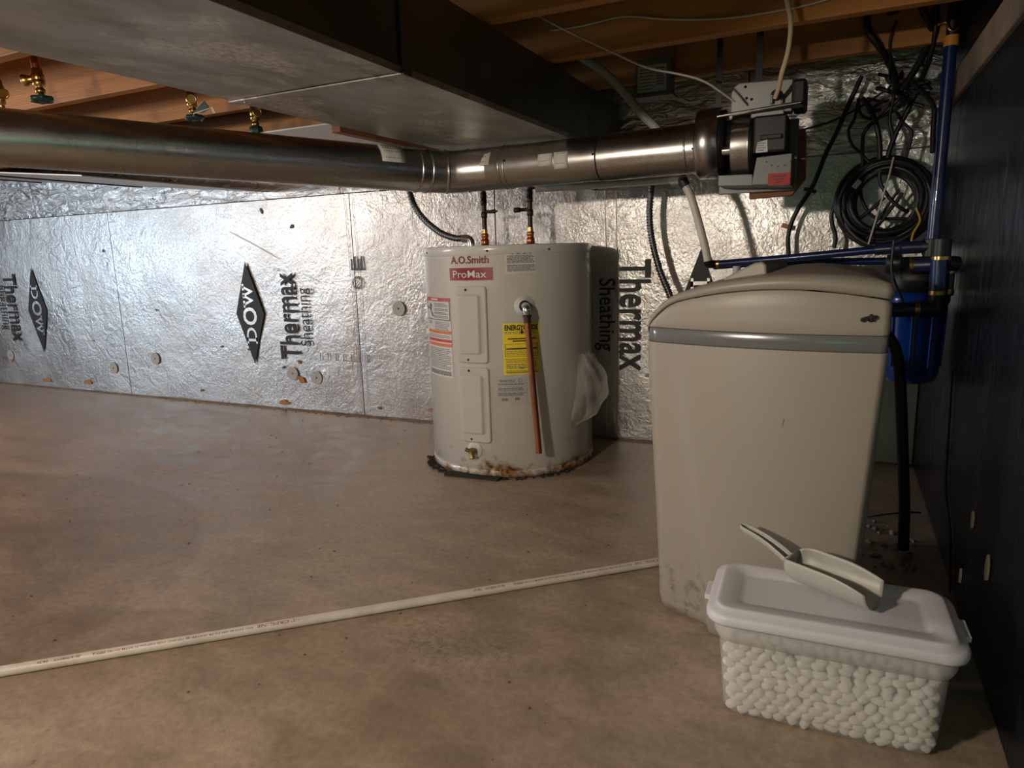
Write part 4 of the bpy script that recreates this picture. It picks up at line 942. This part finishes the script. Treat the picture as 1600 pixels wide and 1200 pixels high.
for layer in range(2):
    z = .012
    while z < .150:
        x = -hx(z) + .020
        while x < hx(z) - .017:
            p = T0 + TX * (x + random.uniform(-.003, .003)) + TY * (-hy(z) + .0235 + .014 * layer) + V((0, 0, z + random.uniform(-.003, .003)))
            E_ = Euler((random.uniform(-1, 1), random.uniform(-1, 1), random.uniform(-1, 1))).to_matrix()
            heap.add([p + E_ @ V((c.x * .0105, c.y * .0078, c.z * .0078)) for c in icv], icF, True); x += .0175
        z += .0125
heap.loft([rrect(hx(0) - .028, hy(0) - .030, .02, .010, cy=.024), rrect(hx(.14) - .028, hy(.14) - .030, .02, .142, cy=.024)], smooth=False)
for k_ in range(150):
    p = T0 + TX * random.uniform(-.14, .14) + TY * random.uniform(-.05, .07) + V((0, 0, random.uniform(.142, .150)))
    heap.add([p + V((c.x * .0105, c.y * .0078, c.z * .0075)) for c in icv], icF, True)
ho = tag(heap.build('salt_heap', 'salt', kind='stuff'), 'heap of white salt filling the inside of the tub', 'salt')
rebase(ho, T0 + V((0, 0, .006)))

# scoop lying on the lid
sB, sM = V((-.052, 1.243, .2125)), V((.078, 1.186, .2065))
sx_ = (sM - sB).normalized(); sy_ = V((0, 0, 1)).cross(sx_).normalized(); sz_ = sx_.cross(sy_)
scp = thing('salt_scoop', 'off-white plastic scoop lying on the tub lid', 'scoop', sB)
SL = (sM - sB).length
def scoop_surf(inner):
    t = .0014 if inner else 0.0
    def fn(u, v):
        s = v * SL
        wdt = .0385 - t; hgt = .040
        # closed round back
        k = min(1, (s + .002) / .030); k = math.sqrt(max(0, 1 - (1 - k) ** 2)); 
        rim = .046 - .002 * v
        # mouth slopes down to the tip
        ang = math.pi * (u - .5) * 1.04
        cut = 1.0
        if v > .55: cut = 1 - .26 * ((v - .55) / .45) ** 1.8
        a = ang * (.38 + .62 * cut) if cut < 1 else ang
        y = math.sin(a) * wdt * (.55 + .45 * k); zz = (1 - math.cos(a)) * (rim) * 1.0
        zz = zz * (.55 + .45 * k) + (1 - k) * .012
        ss = s if v < .999 else s
        ss += .008 * (math.cos(a) ** 2) * max(0, v - .7) / .3
        return sB + sx_ * ss + sy_ * y + sz_ * (zz + t)
    return fn
sm_ = MB().grid(scoop_surf(False), 26, 24).add([scoop_surf(False)(i / 26, 0) for i in range(27)], [tuple(range(27))], True)
sm_.build('scoop_bowl', 'scoop_plastic', scp, solid=.0022)
hb = sB + sz_ * .034 + sx_ * .002; ht = V((-.143, 1.284, .283))
hd = (ht - hb).normalized(); hs = V((0, 0, 1)).cross(hd).normalized(); hu = hd.cross(hs)
if hu.z < 0: hu = -hu
def hnd(u, v):
    wv = lerp(.0135, .0085, v) * (1 if v < .93 else math.sqrt(max(0, 1 - ((v - .93) / .07) ** 2)) * .9 + .1)
    a = (u - .5) * math.pi
    return hb + (ht - hb) * v + hs * math.sin(a) * wv - hu * math.cos(a) * (.014 if v < .9 else .010) + hu * .006 * math.sin(v * math.pi)
MB().grid(hnd, 12, 16).build('scoop_handle', 'scoop_plastic', scp, solid=.0022)

# ------------------------------------------------------------------ loose pipe across the floor
PA, PB = V((-1.467, .667, .0112)), V((-.352, 1.650, .0112)); PD = (PB - PA).normalized()
pvc = thing('floor_pipe', 'long thin white plastic pipe lying across the concrete floor', 'pipe', (-1.0, 1.08, 0))
Pst = PA - PD * .95
MB().tube([Pst + PD * (.1 * i) for i in range(int((PB - Pst).length / .1) + 1)] + [PB], .0107, 20).build('pipe_body', 'pvc_white', pvc)
pt = MB(); side = V((PD.y, -PD.x, 0)); 
def on_pipe(t, h): 
    a = math.radians(55) - h / .0107
    return PA + PD * t + (side * math.cos(a) + V((0, 0, 1)) * math.sin(a)) * .0109
def pline(s, t0, t1, h0, h1, bold=.0, shear=0.0):
    # printed so that it reads from the far end towards the near end
    put_text(pt, s, lambda a, b: on_pipe(t0 + (t1 - t0) * a, h0 + (h1 - h0) * b), bold, shear)
for off in (0.0, .897):
    def T(x): return x + off
    pline('1/2"', T(.571), T(.554), -.0028, .0028, .006)
    pline('CRESLINE', T(.550), T(.484), -.0032, .0032, .015)
    pline('PVC SCH 40 600 PSI PR WATER @ 73F PVC 1120 NSF-pw-G ASTM D1785', T(.475), T(.193), -.0028, .0028, .006)
    pline('PPFA', T(.190), T(.165), -.0030, .0030, .015)
    pline('06141938SWK', T(.144), T(.096), -.0028, .0028, .006); pline('04:30', T(.087), T(.068), -.0028, .0028, .006)
# keep only the printing that lies on the pipe
L_ = (PB - PA).length
keep = [i for i, f in enumerate(pt.f) if max((pt.v[k] - PA).dot(PD) for k in f) < L_ - .003]
pt.f = [pt.f[i] for i in keep]; pt.sm = [pt.sm[i] for i in keep]; pt.mi = [pt.mi[i] for i in keep]
pt.build('printed_lettering', 'pvc_ink', pvc, kind='stuff')

# ------------------------------------------------------------------ brass valves in the joist bay
def lobed_wheel(s, c, ax, R0, lob, n=60, th=.006):
    e1, e2, e3 = frame(ax); c = V(c)
    for sgn in (1,):
        ring = lambda rr, h: [c + (e1 * math.cos(2 * math.pi * k / n) + e2 * math.sin(2 * math.pi * k / n)) * (rr * (1 + lob * math.cos(6 * 2 * math.pi * k / n))) + e3 * h for k in range(n)]
        s.loft([ring(R0 * .45, -th), ring(R0 * .9, -th * .9), ring(R0, -th * .2), ring(R0 * .97, th * .6), ring(R0 * .7, th), ring(R0 * .4, th * .3), ring(R0 * .25, th * 1.2)], smooth=True)
    return s
def valve(p, lean, out, label, wheel=True, top='copper_orange', deep=False, ztop=1.55):
    t = thing('garden_valve' if False else 'brass_valve', label, 'valve', p, 'brass valves in the joist bay'); p = V(p); ax = V(lean).normalized()
    MB().lathe([(.009, .0), (.009, .012), (.013, .013), (.013, .024), (.010, .025), (.010, .030), (.016, .033), (.0165, .046), (.0155, .047), (.0165, .048), (.0165, .062), (.014, .066), (.014, .078), (.0115, .080)], p, ax, 18).build('valve_body', 'brass', t)
    MB().tube([p + ax * .078, p + ax * .105], .0115, 14).build('solder_cup', 'copper_orange', t)
    q = p + ax * .105; MB().tube([q, V((q.x, q.y, ztop))], .0105, 14).build('riser_pipe', top, t)
    o = V(out).normalized(); b = p + ax * .054
    MB().lathe([(.010, .0), (.010, .022), (.013, .026), (.0165, .036), (.0165, .040), (.012, .041), (.012, .038)], b, o, 16).build('side_outlet', 'brass', t)
    if wheel:
        h = MB(); lobed_wheel(h, p - ax * .004, -ax, .029 if not deep else .022, .10, th=.007 if not deep else .016); h.build('hand_wheel', 'valve_green', t)
    return t
v1 = valve((-2.265, 1.30, 1.262), (-.10, 0, 1), (.9, -.2, -.5), 'brass valve without hand wheel hanging below a white plastic fitting', wheel=False, top='pvc_white')
MB().lathe([(.016, .0), (.018, .004), (.018, .022), (.0165, .024), (.0165, .06)], (-2.279, 1.30, 1.372), (-.05, 0, 1), 16).build('white_fitting', 'pvc_white', v1)
valve((-2.072, 1.30, 1.268), (-.10, .02, 1), (-.9, -.5, -.15), 'brass valve with wide green hand wheel and funnel shaped side outlet')
v3 = valve((-1.958, 1.72, 1.270), (-.14, .02, 1), (.75, -.6, -.1), 'brass valve with green hand wheel and a dangling tag')
tg = MB().prism([(-1.925, 1.69, 1.277), (-1.872, 1.69, 1.305), (-1.852, 1.69, 1.280), (-1.885, 1.69, 1.270)], (0, .003, 0)).build('hang_tag', 'valve_green', v3)
MB().tube([(-1.938, 1.70, 1.268), (-1.925, 1.69, 1.272), (-1.86, 1.69, 1.279), (-1.845, 1.69, 1.281)], .0018, 6).build('tag_string', 'cable_white', v3)
MB().prism([(-1.848, 1.69, 1.283), (-1.838, 1.69, 1.284), (-1.826, 1.69, 1.264), (-1.838, 1.69, 1.264)], (0, .003, 0)).build('paper_tag', 'cable_cream', v3)
valve((-1.938, 1.97, 1.262), (-.04, .02, 1), (.85, -.5, .0), 'brass valve with deep green knob just above the round duct', deep=True)

# ------------------------------------------------------------------ blue filter and blue pipes in the corner
flt = thing('filter_housing', 'big blue water filter canister under a black cap in the corner', 'filter', (.186, 2.12, .40))
F0 = V((.186, 2.12, 0))
MB().lathe([(.0, .422), (.045, .422), (.060, .428), (.068, .445), (.071, .48), (.076, .63), (.080, .640), (.080, .668), (.0, .668)], F0, (0, 0, 1), 40).build('sump', 'blue_sump', flt)
for k_ in range(10):
    a = k_ * math.pi / 5 + .2; p = F0 + V((math.cos(a), math.sin(a), 0)) * .0725
    MB().tube([p + V((0, 0, .47)), p + V((math.cos(a) * .004, math.sin(a) * .004, .62))], .0035, 6).build('grip_rib', 'blue_sump', flt)
MB().lathe([(.083, .668), (.085, .672), (.085, .712), (.078, .722), (.050, .730), (.0, .731)], F0, (0, 0, 1), 40).build('cap', 'black_plastic', flt)
MB().box(.130, .244, 2.13, 2.19, .728, .755).build('bracket', 'black_plastic', flt, bevel=.004)
MB().lathe([(.020, 0), (.020, .03), (.016, .032)], F0 + V((-.045, -.045, .742)), (-1, 0, 0), 16).build('inlet_port', 'black_plastic', flt)
MB().box(.106, .124, 2.02, 2.03, .435, .50).build('wrench_clip', 'black_plastic', flt, bevel=.003)

def pipe_thing(name, label, segs, base, cat='pipe'):
    t = thing(name, label, cat, base)
    for nm, pts, r, m_ in segs: MB().tube(pts, r, 16).build(nm, m_, t)
    return t
pipe_thing('blue_pipe', 'upper of two blue pipes slanting along the wall behind the softener', [
    ('pipe_body', [(-.372, 2.335, .741), (-.133, 2.30, .757), (.105, 2.27, .776)], .0115, 'blue_pipe'),
    ('end_ring', [(-.366, 2.334, .7415), (-.356, 2.333, .742)], .0128, 'brass'),
    ('black_fitting', [(.090, 2.272, .775), (.128, 2.265, .777)], .0155, 'blue_fitting'),
    ('sleeve', [(.128, 2.265, .777), (.205, 2.255, .780)], .0175, 'blue_fitting'),
    ('sleeve_ring', [(.148, 2.262, .778), (.154, 2.262, .778)], .0182, 'blue_pipe'),
    ('corner_tee', [(.205, 2.255, .780), (.232, 2.25, .780)], .022, 'black_plastic'),
    ('tee_branch', [(.226, 2.25, .800), (.226, 2.25, .745)], .021, 'black_plastic')], (-.13, 2.3, .74))
pipe_thing('blue_pipe', 'lower of two blue pipes lying level along the wall behind the softener', [
    ('pipe_body', [(-.374, 2.345, .735), (-.30, 2.40, .738), (-.119, 2.43, .741), (.145, 2.41, .738)], .0115, 'blue_pipe'),
    ('pipe_sag', smooth_path([(-.10, 2.41, .735), (-.06, 2.40, .728), (-.02, 2.41, .735)], .01), .012, 'blue_pipe'),
    ('end_fitting', [(.130, 2.41, .738), (.165, 2.40, .738)], .020, 'black_plastic')], (-.1, 2.42, .72))
pipe_thing('blue_riser', 'vertical blue pipe climbing the corner beside the coiled cable', [
    ('pipe_body', [(.242, 2.35, 1.346), (.241, 2.35, 1.05), (.238, 2.35, .775)], .0165, 'blue_pipe'),
    ('top_ring', [(.242, 2.35, 1.318), (.242, 2.35, 1.345)], .0185, 'orange_plastic'),
    ('upper_pipe', [(.242, 2.35, 1.345), (.242, 2.35, 1.56)], .0145, 'black_plastic'),
    ('hook', smooth_path([(.205, 2.335, 1.375), (.225, 2.335, 1.378), (.232, 2.33, 1.36), (.243, 2.33, 1.352), (.256, 2.335, 1.362)], .006), .0035, 'brass')], (.24, 2.35, .77))
fa = thing('filter_pipe', 'short upright blue pipe with brass rings in front of the filter', 'pipe', (.222, 2.0, .64))
MB().tube([(.222, 2.0, .666), (.2195, 2.0, .752)], .0195, 18).build('pipe_body', 'blue_pipe', fa)
for z in (.664, .750): MB().tube([(.222, 2.0, z), (.222, 2.0, z + .010)], .0208, 18).build('crimp_ring', 'brass', fa)
MB().tube([(.222, 2.0, .758), (.222, 2.0, .800)], .022, 18).build('top_elbow', 'black_plastic', fa)
MB().tube([(.222, 2.01, .738), (.165, 2.03, .736)], .019, 18).build('side_port', 'blue_fitting', fa)
MB().tube([(.168, 2.03, .736), (.160, 2.03, .736)], .021, 18).build('port_ring', 'brass', fa)
MB().tube([(.24, 2.02, .74), (.262, 2.03, .738)], .019, 18).build('back_port', 'black_plastic', fa)
MB().tube([(.225, 2.0, .664), (.225, 2.0, .625)], .0215, 18).build('lower_elbow', 'black_plastic', fa)
fb = thing('filter_pipe', 'thin upright blue pipe with brass rings squeezed against the dark wall', 'pipe', (.25, 2.03, .66))
MB().tube([(.250, 2.03, .660), (.249, 2.03, .728)], .0105, 16).build('pipe_body', 'blue_pipe', fb)
for z in (.664, .716): MB().tube([(.250, 2.03, z), (.250, 2.03, z + .012)], .0118, 16).build('crimp_ring', 'brass', fb)
MB().tube([(.25, 2.03, .725), (.262, 2.06, .728)], .010, 12).build('bend', 'black_plastic', fb)
fc = thing('filter_pipe', 'level navy pipe with one brass ring across the blue filter', 'pipe', (.15, 2.0, .62))
MB().tube([(.06, 2.0, .622), (.205, 2.0, .629)], .0185, 16).build('pipe_body', 'blue_fitting', fc)
MB().tube([(.176, 2.0, .6275), (.187, 2.0, .628)], .0198, 16).build('crimp_ring', 'brass', fc)
MB().tube([(.2, 2.0, .629), (.235, 2.0, .630)], .021, 16).build('end_elbow', 'black_plastic', fc)
tag(rebase(MB().tube(smooth_path([(.06, 1.93, .60), (.10, 1.93, .585), (.125, 1.93, .555), (.140, 1.93, .52), (.152, 1.93, .445), (.168, 1.93, .285), (.182, 1.93, .135), (.188, 1.93, .012)], .015), .0135, 14).build('drain_hose', 'black_rubber'), (.188, 1.93, 0)), 'black rubber hose hanging to the floor behind the softener', 'hose')
tag(rebase(MB().tube(smooth_path([(.119, 2.0, .80), (.118, 2.0, .73), (.130, 2.0, .69), (.146, 2.0, .655), (.150, 2.0, .64)], .01), .0032, 8).build('ground_wire', 'cable_black'), (.14, 2.0, .7)), 'thin black wire hanging in front of the filter cap', 'wire')
tag(rebase(MB().tube(smooth_path([(.105, 1.98, .07), (.13, 1.95, .09), (.16, 1.92, .11), (.19, 1.90, .125), (.215, 1.89, .13)], .01), .0025, 6).build('floor_wire', 'cable_black'), (.15, 1.93, .07)), 'thin black wire arching low beside the rubber hose', 'wire')
tag(rebase(MB().tube(smooth_path([(.268, 1.99, .48), (.268, 1.955, .30), (.268, 1.93, .20), (.268, 1.88, .16), (.268, 1.80, .12), (.268, 1.74, .02), (.268, 1.73, .005)], .01), .0025, 6).build('wall_wire', 'cable_black'), (.268, 1.75, 0)), 'thin black wire running down the dark foil wall to the floor', 'wire')
rb = MB()
for i in range(45):
    p = V((random.uniform(.09, .22), random.uniform(1.80, 2.15), 0)); s_ = random.uniform(.003, .011)
    rb.lathe([(0, 0), (s_, s_ * .2), (s_ * .6, s_ * .7), (0, s_ * .9)], p, (random.uniform(-.4, .4), random.uniform(-.4, .4), 1), 5, smooth=False)
tag(rb.build('rubble', 'foundation', kind='stuff'), 'grey rubble bits on the floor behind the softener', 'debris')

# coiled cable and hanging wires
coil = thing('cable_coil', 'coil of black cable hung on the foil wall in the corner', 'cable coil', (.118, 2.66, .78))
for i in range(24):
    r0 = random.uniform(.098, .141); ex = random.uniform(.94, 1.05); cxx = .120 + random.uniform(-.008, .008); cz = .925 + random.uniform(-.010, .010); yy = 2.655 - random.uniform(0, .05)
    n = 28; pts = [(cxx + r0 * ex * math.cos(2 * math.pi * k_ / n), yy + .012 * math.sin(2 * math.pi * k_ / n * 2 + i), cz + r0 * math.sin(2 * math.pi * k_ / n)) for k_ in range(n)]
    MB().tube(pts, random.choice((.0085, .0098, .0075)), 8, closed=True).build('cable_turn', 'cable_black', coil)
for pts in ([(.045, 2.64, 1.02), (.05, 2.63, .95), (.072, 2.63, .90), (.1, 2.63, .875), (.15, 2.63, .87), (.19, 2.63, .868)],
            [(.08, 2.63, 1.03), (.03, 2.62, .95), (.026, 2.62, .905), (.04, 2.62, .872), (.08, 2.62, .90), (.12, 2.62, .94)],
            [(.11, 2.61, 1.05), (.10, 2.61, 1.0), (.13, 2.61, .94), (.17, 2.61, .90), (.19, 2.62, .89)],
            [(.06, 2.62, .82), (.10, 2.62, .86), (.14, 2.62, .93), (.16, 2.62, .96)], [(.07, 2.61, .80), (.12, 2.61, .87), (.17, 2.61, .95)]):
    MB().tube(smooth_path(pts, .012), random.uniform(.004, .006), 8).build('loose_strand', 'cable_black', coil)
MB().obox((.035, 2.60, .985), V((.6, 0, .8)), V((0, 1, 0)), V((-.8, 0, .6)), (.014, .004, .008)).build('paper_tag', 'cable_white', coil)
MB().tube(smooth_path([(-.01, 2.64, .96), (-.035, 2.64, .90), (-.032, 2.64, .86), (-.02, 2.64, .82), (-.022, 2.64, .78)], .01), .007, 8).build('hanging_tail', 'cable_black', coil)
def wires(label, lst, base, name='hanging_wire'):
    for (lab, pts, r) in lst:
        tag(rebase(MB().tube(smooth_path(pts, .012), r * 1.2, 8).build(name, 'cable_black'), min((V(p) for p in pts), key=lambda q: q.z)), lab, 'wire', label)
tr = thing('trailing_cable', 'black cable with cable tie running down the foil beside the blower', 'cable', (-.168, 2.66, .75))
MB().tube(smooth_path([(.03, 2.66, 1.33), (-.005, 2.66, 1.244), (-.03, 2.66, 1.175), (-.065, 2.66, 1.096), (-.10, 2.66, .994), (-.148, 2.66, .91), (-.171, 2.66, .835), (-.168, 2.66, .757)], .012), .0075, 8).build('cable_body', 'cable_black', tr)
MB().obox((-.108, 2.655, .978), V((.94, 0, -.34)), V((0, 1, 0)), V((.34, 0, .94)), (.020, .010, .006)).build('cable_tie', 'black_plastic', tr)
MB().obox((-.185, 2.68, .862), V((.94, 0, -.34)), V((0, 1, 0)), V((.34, 0, .94)), (.012, .006, .008)).build('wall_clip', 'foam', tr)
G = 'black wires tangled in the corner'
wires(G, [
    ('thick black cable sweeping from the joists into the wire tangle on its blower side', [(.03, 2.40, 1.55), (.03, 2.40, 1.46), (.038, 2.40, 1.40), (.075, 2.42, 1.35), (.118, 2.50, 1.29), (.124, 2.55, 1.25)], .0085),
    ('thick black cable looping down from the joists beside the blue riser', [(.14, 2.40, 1.53), (.175, 2.40, 1.43), (.196, 2.42, 1.40), (.196, 2.45, 1.358), (.175, 2.50, 1.307), (.145, 2.55, 1.26)], .0085),
    ('black cable dropping straight beside the blue riser from the joist', [(.200, 2.40, 1.50), (.208, 2.41, 1.39), (.203, 2.45, 1.32), (.19, 2.52, 1.27)], .006),
    ('short black cable end sticking out level with the joist bottom', [(.144, 2.38, 1.50), (.127, 2.38, 1.459), (.105, 2.37, 1.435), (.085, 2.36, 1.43)], .006),
    ('thin black wire crossing the tangle and joining the coil near its tag', [(.15, 2.60, 1.25), (.10, 2.62, 1.20), (.05, 2.62, 1.155), (.045, 2.62, 1.10), (.05, 2.62, 1.04)], .005),
    ('thick black wire falling from the tangle into the coil top', [(.035, 2.62, 1.255), (.06, 2.62, 1.22), (.082, 2.62, 1.165), (.094, 2.62, 1.11), (.098, 2.62, 1.05)], .007),
    ('wavy thin black wire bowing outward above the coil tag', [(.025, 2.62, 1.25), (.015, 2.62, 1.19), (.0, 2.62, 1.16), (.012, 2.62, 1.115), (.04, 2.62, 1.085), (.07, 2.62, 1.05)], .004),
    ('drooping black wire loop at the top of the tangle', [(.024, 2.62, 1.255), (.034, 2.62, 1.205), (.072, 2.62, 1.187), (.126, 2.62, 1.205), (.165, 2.62, 1.235)], .004),
    ('thin black wire hanging from the middle of the tangle', [(.125, 2.60, 1.25), (.118, 2.62, 1.18), (.13, 2.62, 1.13), (.125, 2.62, 1.08), (.12, 2.62, 1.04)], .0045),
    ('thick black wire slanting from the tangle down into the coil', [(.185, 2.60, 1.25), (.166, 2.62, 1.20), (.14, 2.62, 1.14), (.125, 2.62, 1.09), (.115, 2.62, 1.04)], .0065),
    ('thin curving black wire nearest the blue riser above the coil', [(.135, 2.60, 1.20), (.158, 2.62, 1.165), (.182, 2.62, 1.14), (.182, 2.62, 1.11), (.172, 2.62, 1.06)], .004),
    ('black cable leaving the tangle and running down along the blue riser', [(.165, 2.52, 1.27), (.205, 2.48, 1.215), (.224, 2.46, 1.18), (.226, 2.45, 1.11), (.228, 2.44, 1.05)], .006),
    ('thin black wire dangling against the joist face above the tangle', [(.108, 2.405, 1.42), (.095, 2.41, 1.375), (.10, 2.43, 1.33), (.105, 2.5, 1.28)], .003),
], None)
kn = MB()
for i in range(22):
    a = V((random.uniform(.09, .19), random.uniform(2.55, 2.62), random.uniform(1.225, 1.285)))
    b = a + V((random.uniform(-.05, .05), random.uniform(-.02, .02), random.uniform(-.035, .035))); c = b + V((random.uniform(-.05, .05), random.uniform(-.02, .02), random.uniform(-.03, .03)))
    kn.tube(smooth_path([a, b, c], .01), random.uniform(.004, .007), 7)
tag(kn.build('wire_knot', 'cable_black', kind='stuff'), 'dense knot of black wires hanging below the joist in the corner', 'wires')
tag(rebase(MB().tube(smooth_path([(.135, 2.58, 1.06), (.125, 2.57, 1.0), (.11, 2.57, .93), (.095, 2.57, .86), (.08, 2.57, .79)], .012), .003, 8).build('grey_wire', 'cable_white'), (.08, 2.57, .79)), 'thin grey wire slanting across the front of the cable coil', 'wire')
tag(rebase(MB().tube(smooth_path([(-.17, 2.66, 1.175), (-.05, 2.66, 1.20), (.04, 2.66, 1.24), (.10, 2.64, 1.275)], .02), .0035, 8).build('slack_wire', 'cable_black'), (-.17, 2.66, 1.17)), 'slack dark wire sloping across the foil above the blower', 'wire')
tag(rebase(MB().tube(smooth_path([(.21, 2.60, .90), (.222, 2.58, .86), (.205, 2.57, .82), (.20, 2.56, .78)], .01), .0035, 8).build('yellow_wire', 'yellow_plastic'), (.2, 2.56, .78)), 'short yellow wire between the coil and the blue riser', 'wire')
# paper tag on the joist, top right
tag(rebase(MB().box(-.012, .022, 2.004, 2.010, 1.40, 1.47).build('paper_tag', 'cable_white', bevel=.001), (.005, 2.007, 1.40)), 'small pale paper tag fixed on the joist face above the wire tangle', 'tag')

# grit on the floor
gr = MB()
for i in range(150):
    y = random.uniform(.75, 2.6); x = random.uniform(-3.2, -.2)
    if (V((x, y, 0)) - HC).length < HR + .03 or (x > -.45 and y > 1.1): continue
    s_ = random.uniform(.0012, .0042)
    gr.lathe([(0, 0), (s_, s_ * .2), (s_ * .6, s_ * .6), (0, s_ * .8)], (x, y, 0), (random.uniform(-.4, .4), random.uniform(-.4, .4), 1), 5, smooth=False)
for i in range(60):
    x = random.uniform(-3.6, -1.5); gr.lathe([(0, 0), (.004, .001), (.003, .003), (0, .004)], (x, YB - random.uniform(.012, .05), 0), (0, 0, 1), 5, smooth=False)
tag(gr.build('floor_grit', 'board_wood', kind='stuff'), 'scattered brown grit and crumbs on the concrete floor', 'debris')
# window in the far wall that lets the daylight in
wf = struct(MB().box(XL - .002, XL + .02, -1.35, -.05, .97, 1.01).build('window_1', 'pvc_white'))
MB().box(XL - .002, XL + .02, -1.35, -.05, 1.39, 1.43).build('window_frame', 'pvc_white', wf)
for y in (-1.35, -.10): MB().box(XL - .002, XL + .02, y, y + .05, 1.01, 1.39).build('window_frame', 'pvc_white', wf)
print('pellets', cnt)
